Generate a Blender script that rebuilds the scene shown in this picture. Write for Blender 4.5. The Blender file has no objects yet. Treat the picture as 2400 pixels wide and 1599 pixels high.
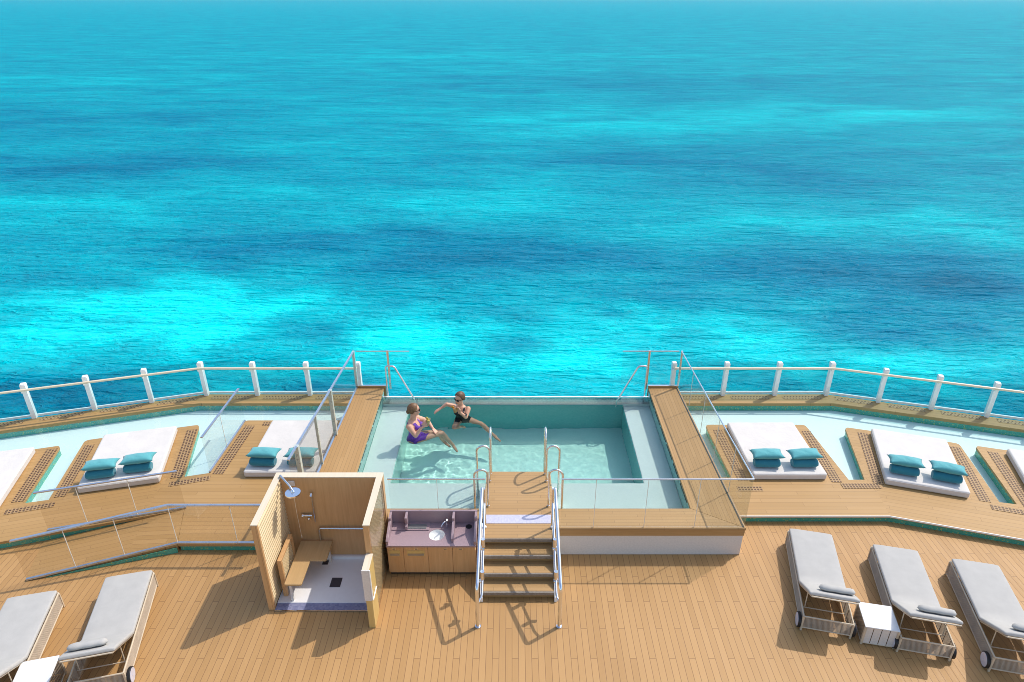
import bpy, bmesh, math, random
from mathutils import Vector, Matrix, noise
random.seed(7)
sc = bpy.context.scene
C = sc.collection
R = math.radians

# ------------------------------------------------------------------ camera
cam = bpy.data.objects.new("camera", bpy.data.cameras.new("camera"))
C.objects.link(cam)
cam.location = (-0.1, 0.0, 9.0)
cam.rotation_euler = (R(90 - 26.6), 0, 0)
cam.data.lens = 24.0
cam.data.sensor_width = 36.0
cam.data.clip_start = 0.1
cam.data.clip_end = 60000
sc.camera = cam
# ------------------------------------------------------------------ sky, sun, exposure
SUN = Vector((0.632, 0.414, 1.0)).normalized()
w = bpy.data.worlds.new("World")
sc.world = w
w.use_nodes = True
nt = w.node_tree
bg = nt.nodes["Background"]
sky = nt.nodes.new("ShaderNodeTexSky")
sky.sky_type = 'NISHITA'
sky.sun_disc = False
sky.sun_elevation = math.asin(SUN.z)
sky.sun_rotation = math.atan2(SUN.x, SUN.y)
sky.air_density = 1.25
sky.dust_density = 2.0
sky.ozone_density = 1.0
nt.links.new(sky.outputs[0], bg.inputs[0])
bg.inputs[1].default_value = 0.15
sun = bpy.data.objects.new("sun", bpy.data.lights.new("sun", 'SUN'))
C.objects.link(sun)
sun.rotation_euler = SUN.to_track_quat('Z', 'Y').to_euler()
sun.location = (20, 14, 30)
sun.data.energy = 2.25
sun.data.angle = R(0.5)
sun.data.color = (1.0, 0.94, 0.84)
sc.view_settings.view_transform = 'Standard'
sc.view_settings.look = 'None'
sc.view_settings.exposure = 0.45
sc.view_settings.gamma = 1.0
sc.cycles.use_denoising = True
sc.cycles.filter_width = 0.9
sc.cycles.max_bounces = 10
sc.cycles.transparent_max_bounces = 24
sc.cycles.caustics_reflective = False
sc.cycles.caustics_refractive = True


# ------------------------------------------------------------------ node helpers
class NT:
    def __init__(s, name):
        s.m = bpy.data.materials.new(name)
        s.m.use_nodes = True
        s.t = s.m.node_tree
        s.b = s.t.nodes["Principled BSDF"]
        s.out = s.t.nodes["Material Output"]
        s.tc = None

    def n(s, typ, **kw):
        nd = s.t.nodes.new(typ)
        for k, v in kw.items():
            setattr(nd, k, v)
        return nd

    def put(s, sock, v):
        if hasattr(v, "is_output"):
            s.t.links.new(v, sock)
        elif isinstance(v, (tuple, list)):
            sock.default_value = tuple(v) if len(v) == len(sock.default_value) else tuple(v) + (1.0,)
        else:
            sock.default_value = v

    def math(s, op, a, b=None, c=None, clamp=False):
        nd = s.n("ShaderNodeMath", operation=op, use_clamp=clamp)
        s.put(nd.inputs[0], a)
        if b is not None: s.put(nd.inputs[1], b)
        if c is not None: s.put(nd.inputs[2], c)
        return nd.outputs[0]

    def vmath(s, op, a, b=None):
        nd = s.n("ShaderNodeVectorMath", operation=op)
        s.put(nd.inputs[0], a)
        if b is not None: s.put(nd.inputs[1], b)
        return nd.outputs["Value"] if op in ("LENGTH", "DOT_PRODUCT") else nd.outputs[0]

    def obj(s):
        if s.tc is None: s.tc = s.n("ShaderNodeTexCoord").outputs["Object"]
        return s.tc

    def sep(s, v):
        nd = s.n("ShaderNodeSeparateXYZ"); s.put(nd.inputs[0], v); return nd.outputs

    def comb(s, x, y, z=0.0):
        nd = s.n("ShaderNodeCombineXYZ")
        s.put(nd.inputs[0], x); s.put(nd.inputs[1], y); s.put(nd.inputs[2], z)
        return nd.outputs[0]

    def noise(s, vec, scale, detail=3.0, rough=0.5, dist=0.0):
        nd = s.n("ShaderNodeTexNoise")
        s.put(nd.inputs["Vector"], vec)
        nd.inputs["Scale"].default_value = scale
        nd.inputs["Detail"].default_value = detail
        nd.inputs["Roughness"].default_value = rough
        nd.inputs["Distortion"].default_value = dist
        return nd.outputs[0]

    def mix(s, f, a, b, blend='MIX'):
        nd = s.n("ShaderNodeMix", data_type='RGBA', blend_type=blend)
        s.put(nd.inputs[0], f); s.put(nd.inputs[6], a); s.put(nd.inputs[7], b)
        return nd.outputs[2]

    def rng(s, v, a, b, c=0.0, d=1.0, smooth=False):
        nd = s.n("ShaderNodeMapRange", interpolation_type='SMOOTHSTEP' if smooth else 'LINEAR')
        s.put(nd.inputs[0], v)
        for i, q in zip((1, 2, 3, 4), (a, b, c, d)): nd.inputs[i].default_value = q
        return nd.outputs[0]

    def bump(s, h, strength=0.3, dist=0.01, normal=None):
        nd = s.n("ShaderNodeBump")
        nd.inputs["Strength"].default_value = strength
        nd.inputs["Distance"].default_value = dist
        s.put(nd.inputs["Height"], h)
        if normal is not None: s.put(nd.inputs["Normal"], normal)
        return nd.outputs[0]

    def fin(s, color=None, rough=None, metal=None, normal=None, **kw):
        if color is not None: s.put(s.b.inputs["Base Color"], color)
        if rough is not None: s.put(s.b.inputs["Roughness"], rough)
        if metal is not None: s.put(s.b.inputs["Metallic"], metal)
        if normal is not None: s.put(s.b.inputs["Normal"], normal)
        for k, v in kw.items(): s.put(s.b.inputs[k.replace("_", " ")], v)
        return s.m


def plain(name, col, rough=0.5, metal=0.0, var=0.08, scale=6.0, bump=0.0, bscale=200.0, **kw):
    t = NT(name)
    f = t.noise(t.obj(), scale, 4.0, 0.6)
    lo = tuple(c * (1 - var) for c in col); hi = tuple(min(1, c * (1 + var)) for c in col)
    c = t.mix(t.rng(f, 0.3, 0.7), lo, hi)
    nrm = None
    if bump:
        nrm = t.bump(t.noise(t.obj(), bscale, 3.0), bump, 0.003 if bscale > 20 else 0.03)
    r = t.rng(f, 0.3, 0.7, max(0, rough - 0.05), min(1, rough + 0.05))
    return t.fin(c, r, metal, nrm, **kw)


def planks(name, axis='Y', width=0.1, length=1.65, lo=(.39, .211, .072), hi=(.515, .295, .115),
           seam=(.20, .10, .038), slant=False, seamw=0.0046):
    t = NT(name)
    X, Y, Z = t.sep(t.obj())
    along, across = (Y, X) if axis == 'Y' else (X, Y)
    if slant:   # beyond the kink the boards follow the slanting edge of the deck
        ax = t.math('ABSOLUTE', X)
        side = t.math('GREATER_THAN', t.math('SUBTRACT', ax, t.math('MULTIPLY', Y, 0.138)), 5.72)
        th = R(16.4)
        al2 = t.math('SUBTRACT', t.math('MULTIPLY', ax, math.cos(th)), t.math('MULTIPLY', Y, math.sin(th)))
        ac2 = t.math('ADD', t.math('MULTIPLY', ax, math.sin(th)), t.math('MULTIPLY', Y, math.cos(th)))
        ac2 = t.math('ADD', ac2, 0.013)
        def sel(a, b):
            return t.math('ADD', t.math('MULTIPLY', a, t.math('SUBTRACT', 1.0, side)), t.math('MULTIPLY', b, side))
        along, across = sel(along, al2), sel(across, ac2)
    u = t.math('DIVIDE', across, width)
    i = t.math('FLOOR', u)
    fa = t.math('FRACT', u)
    da = t.math('MULTIPLY', t.math('MINIMUM', fa, t.math('SUBTRACT', 1.0, fa)), width)
    off = t.math('MULTIPLY', t.math('FLOORED_MODULO', i, 3.0), 1 / 3.0)
    v = t.math('ADD', t.math('DIVIDE', along, length), off)
    j = t.math('FLOOR', v)
    fv = t.math('FRACT', v)
    dl = t.math('MULTIPLY', t.math('MINIMUM', fv, t.math('SUBTRACT', 1.0, fv)), length)
    d = t.math('MINIMUM', da, dl)
    sm = t.rng(d, seamw * 0.6, seamw * 1.2, 1.0, 0.0)
    wn = t.n("ShaderNodeTexWhiteNoise", noise_dimensions='2D')
    t.put(wn.inputs["Vector"], t.comb(i, j))
    rnd = wn.outputs["Value"]
    gv = t.comb(t.math('MULTIPLY', along, 1.6), t.math('MULTIPLY', across, 42.0), t.math('MULTIPLY', rnd, 9.0))
    grain = t.noise(gv, 1.0, 5.0, 0.62)
    big = t.noise(t.obj(), 0.55, 3.0)
    f = t.math('ADD', t.math('MULTIPLY', rnd, 0.46), t.math('MULTIPLY', grain, 0.46))
    f = t.math('ADD', f, t.math('MULTIPLY', t.math('SUBTRACT', big, 0.5), 0.55), clamp=True)
    c = t.mix(f, lo, hi)
    c = t.mix(t.math('MULTIPLY', sm, 0.8), c, seam)
    h = t.math('SUBTRACT', t.math('MULTIPLY', grain, 0.15), sm)
    return t.fin(c, t.rng(grain, 0.3, 0.7, 0.5, 0.68), 0.0, t.bump(h, 0.35, 0.003))


def timber(name, lo, hi, axis=2, rough=0.45, freq=26.0):
    t = NT(name)
    s = [freq] * 3
    s[axis] = 1.3
    v = t.vmath('MULTIPLY', t.obj(), tuple(s))
    g = t.noise(v, 1.0, 5.0, 0.6, 0.6)
    g2 = t.noise(t.obj(), 1.7, 2.0)
    f = t.math('ADD', t.math('MULTIPLY', t.math('SUBTRACT', g, 0.5), 1.5), t.math('ADD', t.math('MULTIPLY', g2, 0.4), 0.3), clamp=True)
    return t.fin(t.mix(f, lo, hi), rough, 0.0, t.bump(g, 0.12, 0.002))


def mosaic(name, cols, size=0.025, grout=(.6, .68, .66), rough=0.25, gw=0.06, spread=1.0):
    t = NT(name)
    v = t.vmath('DIVIDE', t.obj(), (size, size, size))
    v = t.vmath('ADD', v, (0.011, 0.013, 0.017))
    fl = t.vmath('FLOOR', v)
    wn = t.n("ShaderNodeTexWhiteNoise", noise_dimensions='3D')
    t.put(wn.inputs["Vector"], fl)
    big = t.noise(t.obj(), 1.3, 3.0)
    f = t.math('ADD', t.math('MULTIPLY', wn.outputs["Value"], 0.65 * spread), t.math('MULTIPLY', big, 0.35), clamp=True)
    c = t.mix(f, cols[0], cols[1])
    if len(cols) > 2:
        c = t.mix(t.math('GREATER_THAN', wn.outputs["Value"], 0.93), c, cols[2])
    return t.fin(c, rough, 0.0)


def thin_glass(name, tint, base=0.05, gain=0.9, rough=0.0, bumpy=None, ior=1.45):
    t = NT(name)
    tr = t.n("ShaderNodeBsdfTransparent")
    tr.inputs[0].default_value = (*tint, 1)
    gl = t.n("ShaderNodeBsdfGlossy")
    gl.inputs["Roughness"].default_value = rough
    gl.inputs["Color"].default_value = (1, 1, 1, 1)
    fr = t.n("ShaderNodeFresnel")
    fr.inputs[0].default_value = ior
    if bumpy:
        nrm = bumpy(t)
        t.put(gl.inputs["Normal"], nrm)
        t.put(fr.inputs["Normal"], nrm)
    f = t.math('ADD', t.math('MULTIPLY', fr.outputs[0], gain), base, clamp=True)
    mx = t.n("ShaderNodeMixShader")
    t.put(mx.inputs[0], f)
    t.t.links.new(tr.outputs[0], mx.inputs[1])
    t.t.links.new(gl.outputs[0], mx.inputs[2])
    t.t.links.new(mx.outputs[0], t.out.inputs[0])
    t.t.nodes.remove(t.b)
    return t.m


# ------------------------------------------------------------------ materials
M = {}
M['deck_y'] = planks("teak_boards_lengthwise", 'Y')
M['deck_x'] = planks("teak_boards_crosswise", 'X', 0.11, 2.4, lo=(.38, .218, .073), hi=(.48, .286, .112), slant=True, seamw=0.003)
M['bench'] = planks("teak_boards_bench", 'Y', 0.075, 2.1, lo=(.39, .22, .078), hi=(.48, .285, .115), seam=(.2, .11, .045), seamw=0.003)
M['pier'] = planks("teak_boards_pier", 'X', 0.075, 1.3, lo=(.40, .232, .09), hi=(.49, .30, .13), seam=(.22, .13, .06), seamw=0.003)
M['teak'] = timber("teak_trim", (.37, .21, .08), (.49, .30, .13), 0)
M['oak'] = timber("oak_panel", (.52, .29, .12), (.68, .42, .205), 2)
M['seat'] = timber('seat_oak', (.46, .29, .125), (.58, .39, .19), 1)
M['oak_light'] = timber("pale_oak", (.60, .46, .26), (.72, .58, .36), 1)
M['oak_yellow'] = timber("yellow_oak", (.56, .38, .13), (.68, .50, .20), 2)
M['cream'] = timber("cream_capping", (.66, .55, .40), (.76, .65, .50), 1)
M['green'] = mosaic("green_mosaic", [(.05, .30, .22), (.11, .46, .34), (.36, .48, .18)], 0.02)
M['tile'] = mosaic("pale_pool_mosaic", [(.80, .84, .82), (.87, .90, .88)], 0.04, spread=0.5)
M['tile_deep'] = mosaic("aqua_basin_mosaic", [(.50, .80, .73), (.60, .86, .80)], 0.04, spread=0.5)
M['tile_white'] = mosaic("white_shallow_tile", [(.76, .81, .80), (.82, .86, .85)], 0.05, spread=0.5)
M['tile_shade'] = mosaic("shaded_teal_mosaic", [(.10, .48, .47), (.18, .59, .57)], 0.04, spread=0.5)  # teal tile darkened to carry the shade of the basin walls
M['tile_wall'] = mosaic("aqua_wall_mosaic", [(.30, .66, .60), (.42, .76, .69)], 0.03)
M['lavender'] = mosaic("lavender_mosaic", [(.48, .47, .60), (.62, .61, .72)], 0.025)
M['blue_tile'] = mosaic("blue_mosaic", [(.15, .16, .29), (.30, .31, .45)], 0.03)
M['tray'] = mosaic("pale_shower_tile", [(.82, .81, .82), (.88, .87, .88)], 0.06, spread=0.5)
M['white'] = plain("white_paint", (.92, .92, .90), 0.35, var=0.04)
M['stucco'] = plain("off_white_panel", (.70, .66, .62), 0.6, var=0.06, scale=30, bump=0.4, bscale=60)
M['steel'] = plain("polished_steel", (.74, .76, .80), 0.2, 1.0, var=0.04, scale=12)
M['brass'] = plain("warm_polished_tube", (.78, .76, .72), 0.25, 1.0, var=0.05, scale=12)
M['post_steel'] = plain('pale_green_steel', (.62, .68, .63), 0.3, 0.35, var=0.05)
M['chrome'] = plain("bright_chrome", (.85, .87, .92), 0.12, 1.0, var=0.03)
M['blue_steel'] = plain("blue_grey_steel", (.60, .64, .72), 0.3, 0.9, var=0.05)
M['joint'] = plain('pale_joint', (.80, .76, .68), 0.4)
M['dark'] = plain("dark_recess", (.02, .035, .035), 0.5)
M['black'] = plain("black_rubber", (.012, .012, .014), 0.5)
M['grip'] = plain("grey_grip_strip", (.24, .205, .17), 0.6, var=0.25, scale=25)
M['stone'] = plain("pink_stone", (.35, .25, .275), 0.4, var=0.12, scale=60)
M['basin'] = plain("white_ceramic", (.82, .82, .80), 0.15, var=0.02)
M['grey'] = plain("grey_metal_tray", (.32, .33, .33), 0.35, 0.6)
M['mattress'] = plain("white_canvas", (.66, .62, .585), 0.85, var=0.05, scale=3, bump=0.35, bscale=5, Sheen_Weight=0.2)
M['lounge'] = plain("pale_grey_canvas", (.45, .435, .41), 0.9, var=0.05, scale=5, bump=0.5, bscale=140)
M['cream_rail'] = timber("varnished_rail", (.80, .66, .46), (.86, .73, .54), 0, 0.3)
M['wicker'] = plain("taupe_rod", (.42, .33, .24), 0.5, var=0.12)
M['wicker_pale'] = plain("pale_taupe_rod", (.60, .50, .37), 0.45, var=0.08)
M['wheel'] = plain("grey_wheel_disc", (.62, .62, .72), 0.4)
M['tabletop'] = plain("white_table_slab", (.76, .76, .76), 0.3, var=0.02)
M['slate'] = plain("dark_drain_grate", (.05, .045, .055), 0.5)


def cloth(name, col, var=0.1):
    t = NT(name)
    f = t.noise(t.obj(), 9.0, 3.0)
    v = t.noise(t.obj(), 160.0, 2.0)
    c = t.mix(f, tuple(x * (1 - var) for x in col), tuple(x * (1 + var) for x in col))
    nb = t.bump(v, 0.3, 0.002, t.bump(t.noise(t.obj(), 7.0, 3.0, 0.5, 0.8), 0.5, 0.03))
    return t.fin(c, 0.85, 0.0, nb, Sheen_Weight=0.3)


M['pillow'] = cloth("aqua_cloth", (.085, .37, .40))
M['towel'] = cloth("teal_cloth", (.014, .19, .25))
M['skin'] = plain("skin", (.70, .38, .26), 0.5, var=0.10, scale=10)
M['skin_b'] = plain("tanned_skin", (.66, .35, .23), 0.5, var=0.10, scale=10)
M['hair'] = plain("brown_hair", (.17, .085, .036), 0.5, var=0.5, scale=30)
M['hair_b'] = plain("dark_brown_hair", (.12, .06, .03), 0.5, var=0.5, scale=30)
M['purple'] = plain("purple_swimsuit", (.13, .03, .36), 0.6, var=0.35, scale=45)
M['blacksuit'] = plain("black_swimsuit", (.01, .01, .014), 0.5)
M['lens'] = plain("dark_lens", (.012, .012, .02), 0.1)
M['lip'] = plain("lips", (.42, .13, .12), 0.5)
M['juice'] = plain("yellow_drink", (.75, .55, .10), 0.3)
M['orange'] = plain("orange_slice", (.85, .34, .03), 0.5)
M['glass'] = thin_glass("clear_glass", (.955, .968, .962), 0.0, 0.15)
M['glass_rail'] = thin_glass("tinted_glass", (.74, .87, .88), 0.0, 0.12)
M['glass_mirror'] = thin_glass("mirror_like_glass", (.90, .89, .87), 0.0, 0.25)
M['glass_ramp'] = thin_glass("ramp_glass", (.945, .935, .92), 0.0, 0.12)
M['cup'] = thin_glass("clear_plastic", (.93, .93, .90), 0.06, 0.8)


def pool_bump(t):
    v = t.obj()
    a = t.noise(v, 2.2, 3.0, 0.55, 0.6)
    b = t.noise(v, 7.0, 2.0, 0.5, 0.3)
    return t.bump(t.math('ADD', t.math('MULTIPLY', a, 1.0), t.math('MULTIPLY', b, 0.3)), 0.5, 0.06)


def refr_water(name, tint):
    t = NT(name)
    rf = t.n("ShaderNodeBsdfRefraction"); rf.inputs["Color"].default_value = (*tint, 1); rf.inputs["Roughness"].default_value = 0.0; rf.inputs["IOR"].default_value = 1.33
    gl = t.n("ShaderNodeBsdfGlossy"); gl.inputs["Roughness"].default_value = 0.0
    fr = t.n("ShaderNodeFresnel"); fr.inputs[0].default_value = 1.33
    mx = t.n("ShaderNodeMixShader")
    t.put(mx.inputs[0], t.math('MULTIPLY', fr.outputs[0], 0.4))
    t.t.links.new(rf.outputs[0], mx.inputs[1]); t.t.links.new(gl.outputs[0], mx.inputs[2])
    t.t.links.new(mx.outputs[0], t.out.inputs[0]); t.t.nodes.remove(t.b)
    return t.m


M['pool_refract'] = refr_water("refracting_pool_water", (.90, .992, .975))
M['pool_water'] = thin_glass("pool_water", (.75, .955, .92), 0.0, 0.3, 0.02, pool_bump, 1.33)
M['shallow_water'] = thin_glass("shallow_water", (.88, .98, .972), 0.0, 0.10, 0.02, pool_bump, 1.33)


def holes(name, pitch=0.052, stag=True, size=0.014, slot=False):
    t = NT(name)
    X, Y, Z = t.sep(t.obj())
    r = t.math('DIVIDE', Y, pitch)
    row = t.math('FLOOR', r)
    fy = t.math('MULTIPLY', t.math('SUBTRACT', t.math('FRACT', r), 0.5), pitch)
    sh = t.math('MULTIPLY', t.math('FLOORED_MODULO', row, 2.0), 0.5 if stag else 0.0)
    fx = t.math('MULTIPLY', t.math('SUBTRACT', t.math('FRACT', t.math('ADD', t.math('DIVIDE', X, pitch), sh)), 0.5), pitch)
    d = t.math('MAXIMUM', t.math('ABSOLUTE', fx), t.math('ABSOLUTE', fy))
    m = t.rng(d, size * 0.9, size * 1.15, 1.0, 0.0)
    g = t.noise(t.vmath('MULTIPLY', t.obj(), (30.0, 2.0, 5.0)), 1.0, 4.0)
    c = t.mix(g, (.34, .205, .085), (.46, .29, .135))
    c = t.mix(m, c, (.10, .045, .022))
    return t.fin(c, 0.6, 0.0, t.bump(t.math('MULTIPLY', m, -1.0), 0.8, 0.01))


M['grate'] = holes("perforated_teak", 0.062, False, size=0.019)
M['slot_grate'] = holes("slotted_teak", 0.075, size=0.016)


def sea_mat():
    t = NT("turquoise_sea")
    P = t.obj()
    warp = t.n("ShaderNodeTexNoise")
    warp.inputs["Scale"].default_value = 0.045
    warp.inputs["Detail"].default_value = 5.0
    warp.inputs["Roughness"].default_value = 0.6
    t.put(warp.inputs["Vector"], P)
    wv = t.vmath('SUBTRACT', warp.outputs["Color"], (0.5, 0.5, 0.5))
    Q = t.vmath('ADD', P, t.vmath('MULTIPLY', wv, (34.0, 20.0, 0.0)))
    warp2 = t.n("ShaderNodeTexNoise")
    warp2.inputs["Scale"].default_value = 0.17
    warp2.inputs["Detail"].default_value = 4.0
    t.put(warp2.inputs["Vector"], t.vmath('MULTIPLY', P, (0.6, 1.0, 1.0)))
    Q = t.vmath('ADD', Q, t.vmath('MULTIPLY', t.vmath('SUBTRACT', warp2.outputs["Color"], (0.5, 0.5, 0.5)), (12.0, 7.0, 0.0)))
    bright = [(-48, 67, 11, 8, .9), (-34, 64, 9, 6, 1), (-34, 76, 11, 6, .9), (-8, 67, 8, 6, 1), (-5, 57, 9, 4, .75), (7, 62, 5, 7, .8),
              (23, 61, 8, 5, .85), (33, 57, 9, 3, .6), (27, 198, 45, 22, .42), (102, 216, 55, 18, .45), (-75, 111, 20, 8, .5),
              (-4, 114, 13, 11, .45), (49, 105, 24, 7, .5), (74, 100, 11, 9, .55), (-47, 120, 20, 8, .4), (-191, 311, 60, 20, .25),
              (-47, 448, 140, 30, .2), (-7, 138, 18, 8, .3), (-22, 54, 13, 3, .6), (-58, 88, 14, 6, .4), (0, 60, 66, 16, .36), (-46, 70, 22, 5, .4), (12, 68, 9, 3, .35), (26, 66, 7, 3, .4)]
    darkl = [(-4, 84, 20, 8, .7), (44, 85, 26, 10, .65), (-42, 89, 22, 5, .6), (-83, 143, 34, 15, .7), (43, 146, 52, 19, .55),
             (45, 66, 10, 5, .8), (-39, 61, 5, 4, .5), (-20, 66, 5, 4, .6), (-2, 61, 4, 4, .5), (15, 73, 12, 4, .5),
             (-31, 97, 20, 6, .6), (51, 77, 14, 7, .7), (-30, 45, 30, 5, .5), (-130, 200, 60, 30, .4), (60, 300, 120, 40, .3),
             (-37, 52, 17, 4, 1.0), (-20, 51, 8, 4, .6), (40, 52, 12, 4, .5)]

    def blobs(L):
        acc = None
        for x, y, rx, ry, wt in L:
            d = t.vmath('LENGTH', t.vmath('MULTIPLY', t.vmath('SUBTRACT', Q, (x, y, 0.0)), (1.0 / (1.35 * rx), 1.0 / (1.35 * ry), 0.0)))
            f = t.math('MULTIPLY', t.rng(d, 0.0, 1.25, 1.0, 0.0, True), wt)
            acc = f if acc is None else t.math('ADD', acc, f)
        return acc
    fb = t.noise(t.vmath('MULTIPLY', P, (0.45, 1.0, 1.0)), 0.06, 6.0, 0.62, 0.5)
    st = t.noise(t.vmath('MULTIPLY', P, (0.28, 1.0, 1.0)), 0.35, 4.0, 0.6, 0.3)
    br = t.noise(t.vmath('MULTIPLY', P, (0.55, 1.0, 1.0)), 0.085, 3.0, 0.5, 0.9)
    br = t.rng(br, 0.28, 0.68, 0.38, 1.08, True)
    f = t.math('ADD', 0.46, t.math('MULTIPLY', t.math('MULTIPLY', blobs(bright), br), 0.52))
    f = t.math('SUBTRACT', f, t.math('MULTIPLY', blobs(darkl), 0.33))
    f = t.math('ADD', f, t.math('MULTIPLY', t.math('SUBTRACT', fb, 0.5), 0.62))
    f = t.math('ADD', f, t.math('MULTIPLY', t.math('SUBTRACT', st, 0.5), 0.25))
    st2 = t.noise(t.vmath('MULTIPLY', P, (0.33, 1.0, 1.0)), 1.3, 4.0, 0.65, 0.6)
    f = t.math('ADD', f, t.math('MULTIPLY', t.math('SUBTRACT', st2, 0.5), 0.13), clamp=True)
    cr = t.n("ShaderNodeValToRGB")
    cr.color_ramp.elements[0].position = 0.0
    cr.color_ramp.elements[0].color = (0.0, .13, .24, 1)
    cr.color_ramp.elements[1].position = 1.0
    cr.color_ramp.elements[1].color = (0.0, .80, .84, 1)
    for p, c in ((.25, (0.0, .21, .345)), (.5, (0.0, .35, .455)), (.75, (0.0, .55, .62))):
        e = cr.color_ramp.elements.new(p); e.color = (*c, 1)
    t.put(cr.inputs[0], f)
    # waves: long swell, chop and ripples, crests running across the view
    w1 = t.noise(t.vmath('MULTIPLY', P, (0.30, 1.0, 1.0)), 0.16, 3.0, 0.5, 0.4)
    w1b = t.noise(t.vmath('MULTIPLY', P, (0.22, 1.0, 1.0)), 0.36, 3.0, 0.5, 0.5)
    w2 = t.noise(t.vmath('MULTIPLY', P, (0.30, 1.0, 1.0)), 1.05, 4.0, 0.55, 0.5)
    w3 = t.noise(t.vmath('MULTIPLY', P, (0.5, 1.0, 1.0)), 2.4, 3.0, 0.55, 0.3)
    ridge = t.math('SUBTRACT', 1.0, t.math('ABSOLUTE', t.math('SUBTRACT', t.math('MULTIPLY', w2, 2.0), 1.0)))
    h = t.math('ADD', t.math('MULTIPLY', w1, 2.4), t.math('MULTIPLY', ridge, 0.62))
    h = t.math('ADD', h, t.math('MULTIPLY', w1b, 1.1))
    h = t.math('ADD', h, t.math('MULTIPLY', w3, 0.14))
    nrm = t.bump(h, 1.0, 1.0)
    df = t.n("ShaderNodeBsdfDiffuse")
    t.put(df.inputs["Color"], cr.outputs[0]); t.put(df.inputs["Normal"], nrm)
    gl = t.n("ShaderNodeBsdfGlossy")
    gl.inputs["Roughness"].default_value = 0.12
    t.put(gl.inputs["Normal"], nrm)
    fr = t.n("ShaderNodeFresnel"); fr.inputs[0].default_value = 1.33
    t.put(fr.inputs["Normal"], nrm)
    # steep wave faces hide most of the grazing reflection of a flat sea
    fac = t.math('MULTIPLY', t.math('POWER', fr.outputs[0], 1.25), 0.27, clamp=True)
    mx = t.n("ShaderNodeMixShader")
    t.put(mx.inputs[0], fac)
    t.t.links.new(df.outputs[0], mx.inputs[1]); t.t.links.new(gl.outputs[0], mx.inputs[2])
    t.t.links.new(mx.outputs[0], t.out.inputs[0])
    t.t.nodes.remove(t.b)
    return t.m


M['sea'] = sea_mat()

# ------------------------------------------------------------------ geometry helpers
ROOT = {}


def NB():
    return bmesh.new()


def box(bm, x0, y0, z0, x1, y1, z1, mat=None):
    vs = [bm.verts.new(p) for p in ((x0, y0, z0), (x1, y0, z0), (x1, y1, z0), (x0, y1, z0), (x0, y0, z1), (x1, y0, z1), (x1, y1, z1), (x0, y1, z1))]
    if mat is not None:
        for v in vs: v.co = mat @ v.co
    for f in ((0, 3, 2, 1), (4, 5, 6, 7), (0, 1, 5, 4), (1, 2, 6, 5), (2, 3, 7, 6), (3, 0, 4, 7)):
        bm.faces.new([vs[i] for i in f])
    return vs


def prism(bm, pts, z0, z1):
    """pts: plan polygon; z0/z1 numbers or one value per point"""
    a = sum(pts[i][0] * pts[(i + 1) % len(pts)][1] - pts[(i + 1) % len(pts)][0] * pts[i][1] for i in range(len(pts)))
    zz0 = z0 if isinstance(z0, (list, tuple)) else [z0] * len(pts)
    zz1 = z1 if isinstance(z1, (list, tuple)) else [z1] * len(pts)
    idx = list(range(len(pts)))
    if a < 0: idx.reverse()
    lo = [bm.verts.new((pts[i][0], pts[i][1], zz0[i])) for i in idx]
    hi = [bm.verts.new((pts[i][0], pts[i][1], zz1[i])) for i in idx]
    n = len(idx)
    bm.faces.new(hi)
    bm.faces.new(list(reversed(lo)))
    for i in range(n):
        bm.faces.new((lo[i], lo[(i + 1) % n], hi[(i + 1) % n], hi[i]))


def rounded(pts, rad, n=5, which=None):
    out = []
    N = len(pts)
    for i in range(N):
        p = Vector(pts[i]); a = Vector(pts[i - 1]) - p; b = Vector(pts[(i + 1) % N]) - p
        if which is not None and i not in which:
            out.append(tuple(p)); continue
        r = min(rad, a.length * .45, b.length * .45)
        pa, pb = p + a.normalized() * r, p + b.normalized() * r
        for k in range(n + 1):
            t = k / n
            q = pa * (1 - t) ** 2 + p * 2 * t * (1 - t) + pb * t * t
            out.append(tuple(q))
    return out


def fillet(pts, rad, n=6):
    P = [Vector(p) for p in pts]
    out = [P[0]]
    for i in range(1, len(P) - 1):
        p = P[i]; a = P[i - 1] - p; b = P[i + 1] - p
        r = min(rad, a.length * .48, b.length * .48)
        pa, pb = p + a.normalized() * r, p + b.normalized() * r
        for k in range(n + 1):
            t = k / n
            out.append(pa * (1 - t) ** 2 + p * 2 * t * (1 - t) + pb * t * t)
    out.append(P[-1])
    return out


def tube(bm, pts, r, seg=10):
    P = [Vector(p) for p in pts]
    P = [p for i, p in enumerate(P) if i == 0 or (p - P[i - 1]).length > 1e-5]
    n = len(P)
    rr = r if isinstance(r, (list, tuple)) else [r] * n
    rings = []
    t0 = (P[1] - P[0]).normalized()
    u = t0.orthogonal().normalized()
    for i in range(n):
        if i == 0: t = (P[1] - P[0]).normalized()
        elif i == n - 1: t = (P[-1] - P[-2]).normalized()
        else: t = ((P[i + 1] - P[i]).normalized() + (P[i] - P[i - 1]).normalized()).normalized()
        u = (u - t * u.dot(t)).normalized()
        v = t.cross(u)
        rings.append([bm.verts.new(P[i] + (u * math.cos(2 * math.pi * k / seg) + v * math.sin(2 * math.pi * k / seg)) * rr[i]) for k in range(seg)])
    for i in range(n - 1):
        for k in range(seg):
            bm.faces.new((rings[i][k], rings[i][(k + 1) % seg], rings[i + 1][(k + 1) % seg], rings[i + 1][k]))
    bm.faces.new(list(reversed(rings[0])))
    bm.faces.new(rings[-1])


def cyl(bm, p0, p1, r, seg=20, r1=None):
    tube(bm, [p0, p1], [r, r if r1 is None else r1], seg)


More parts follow.
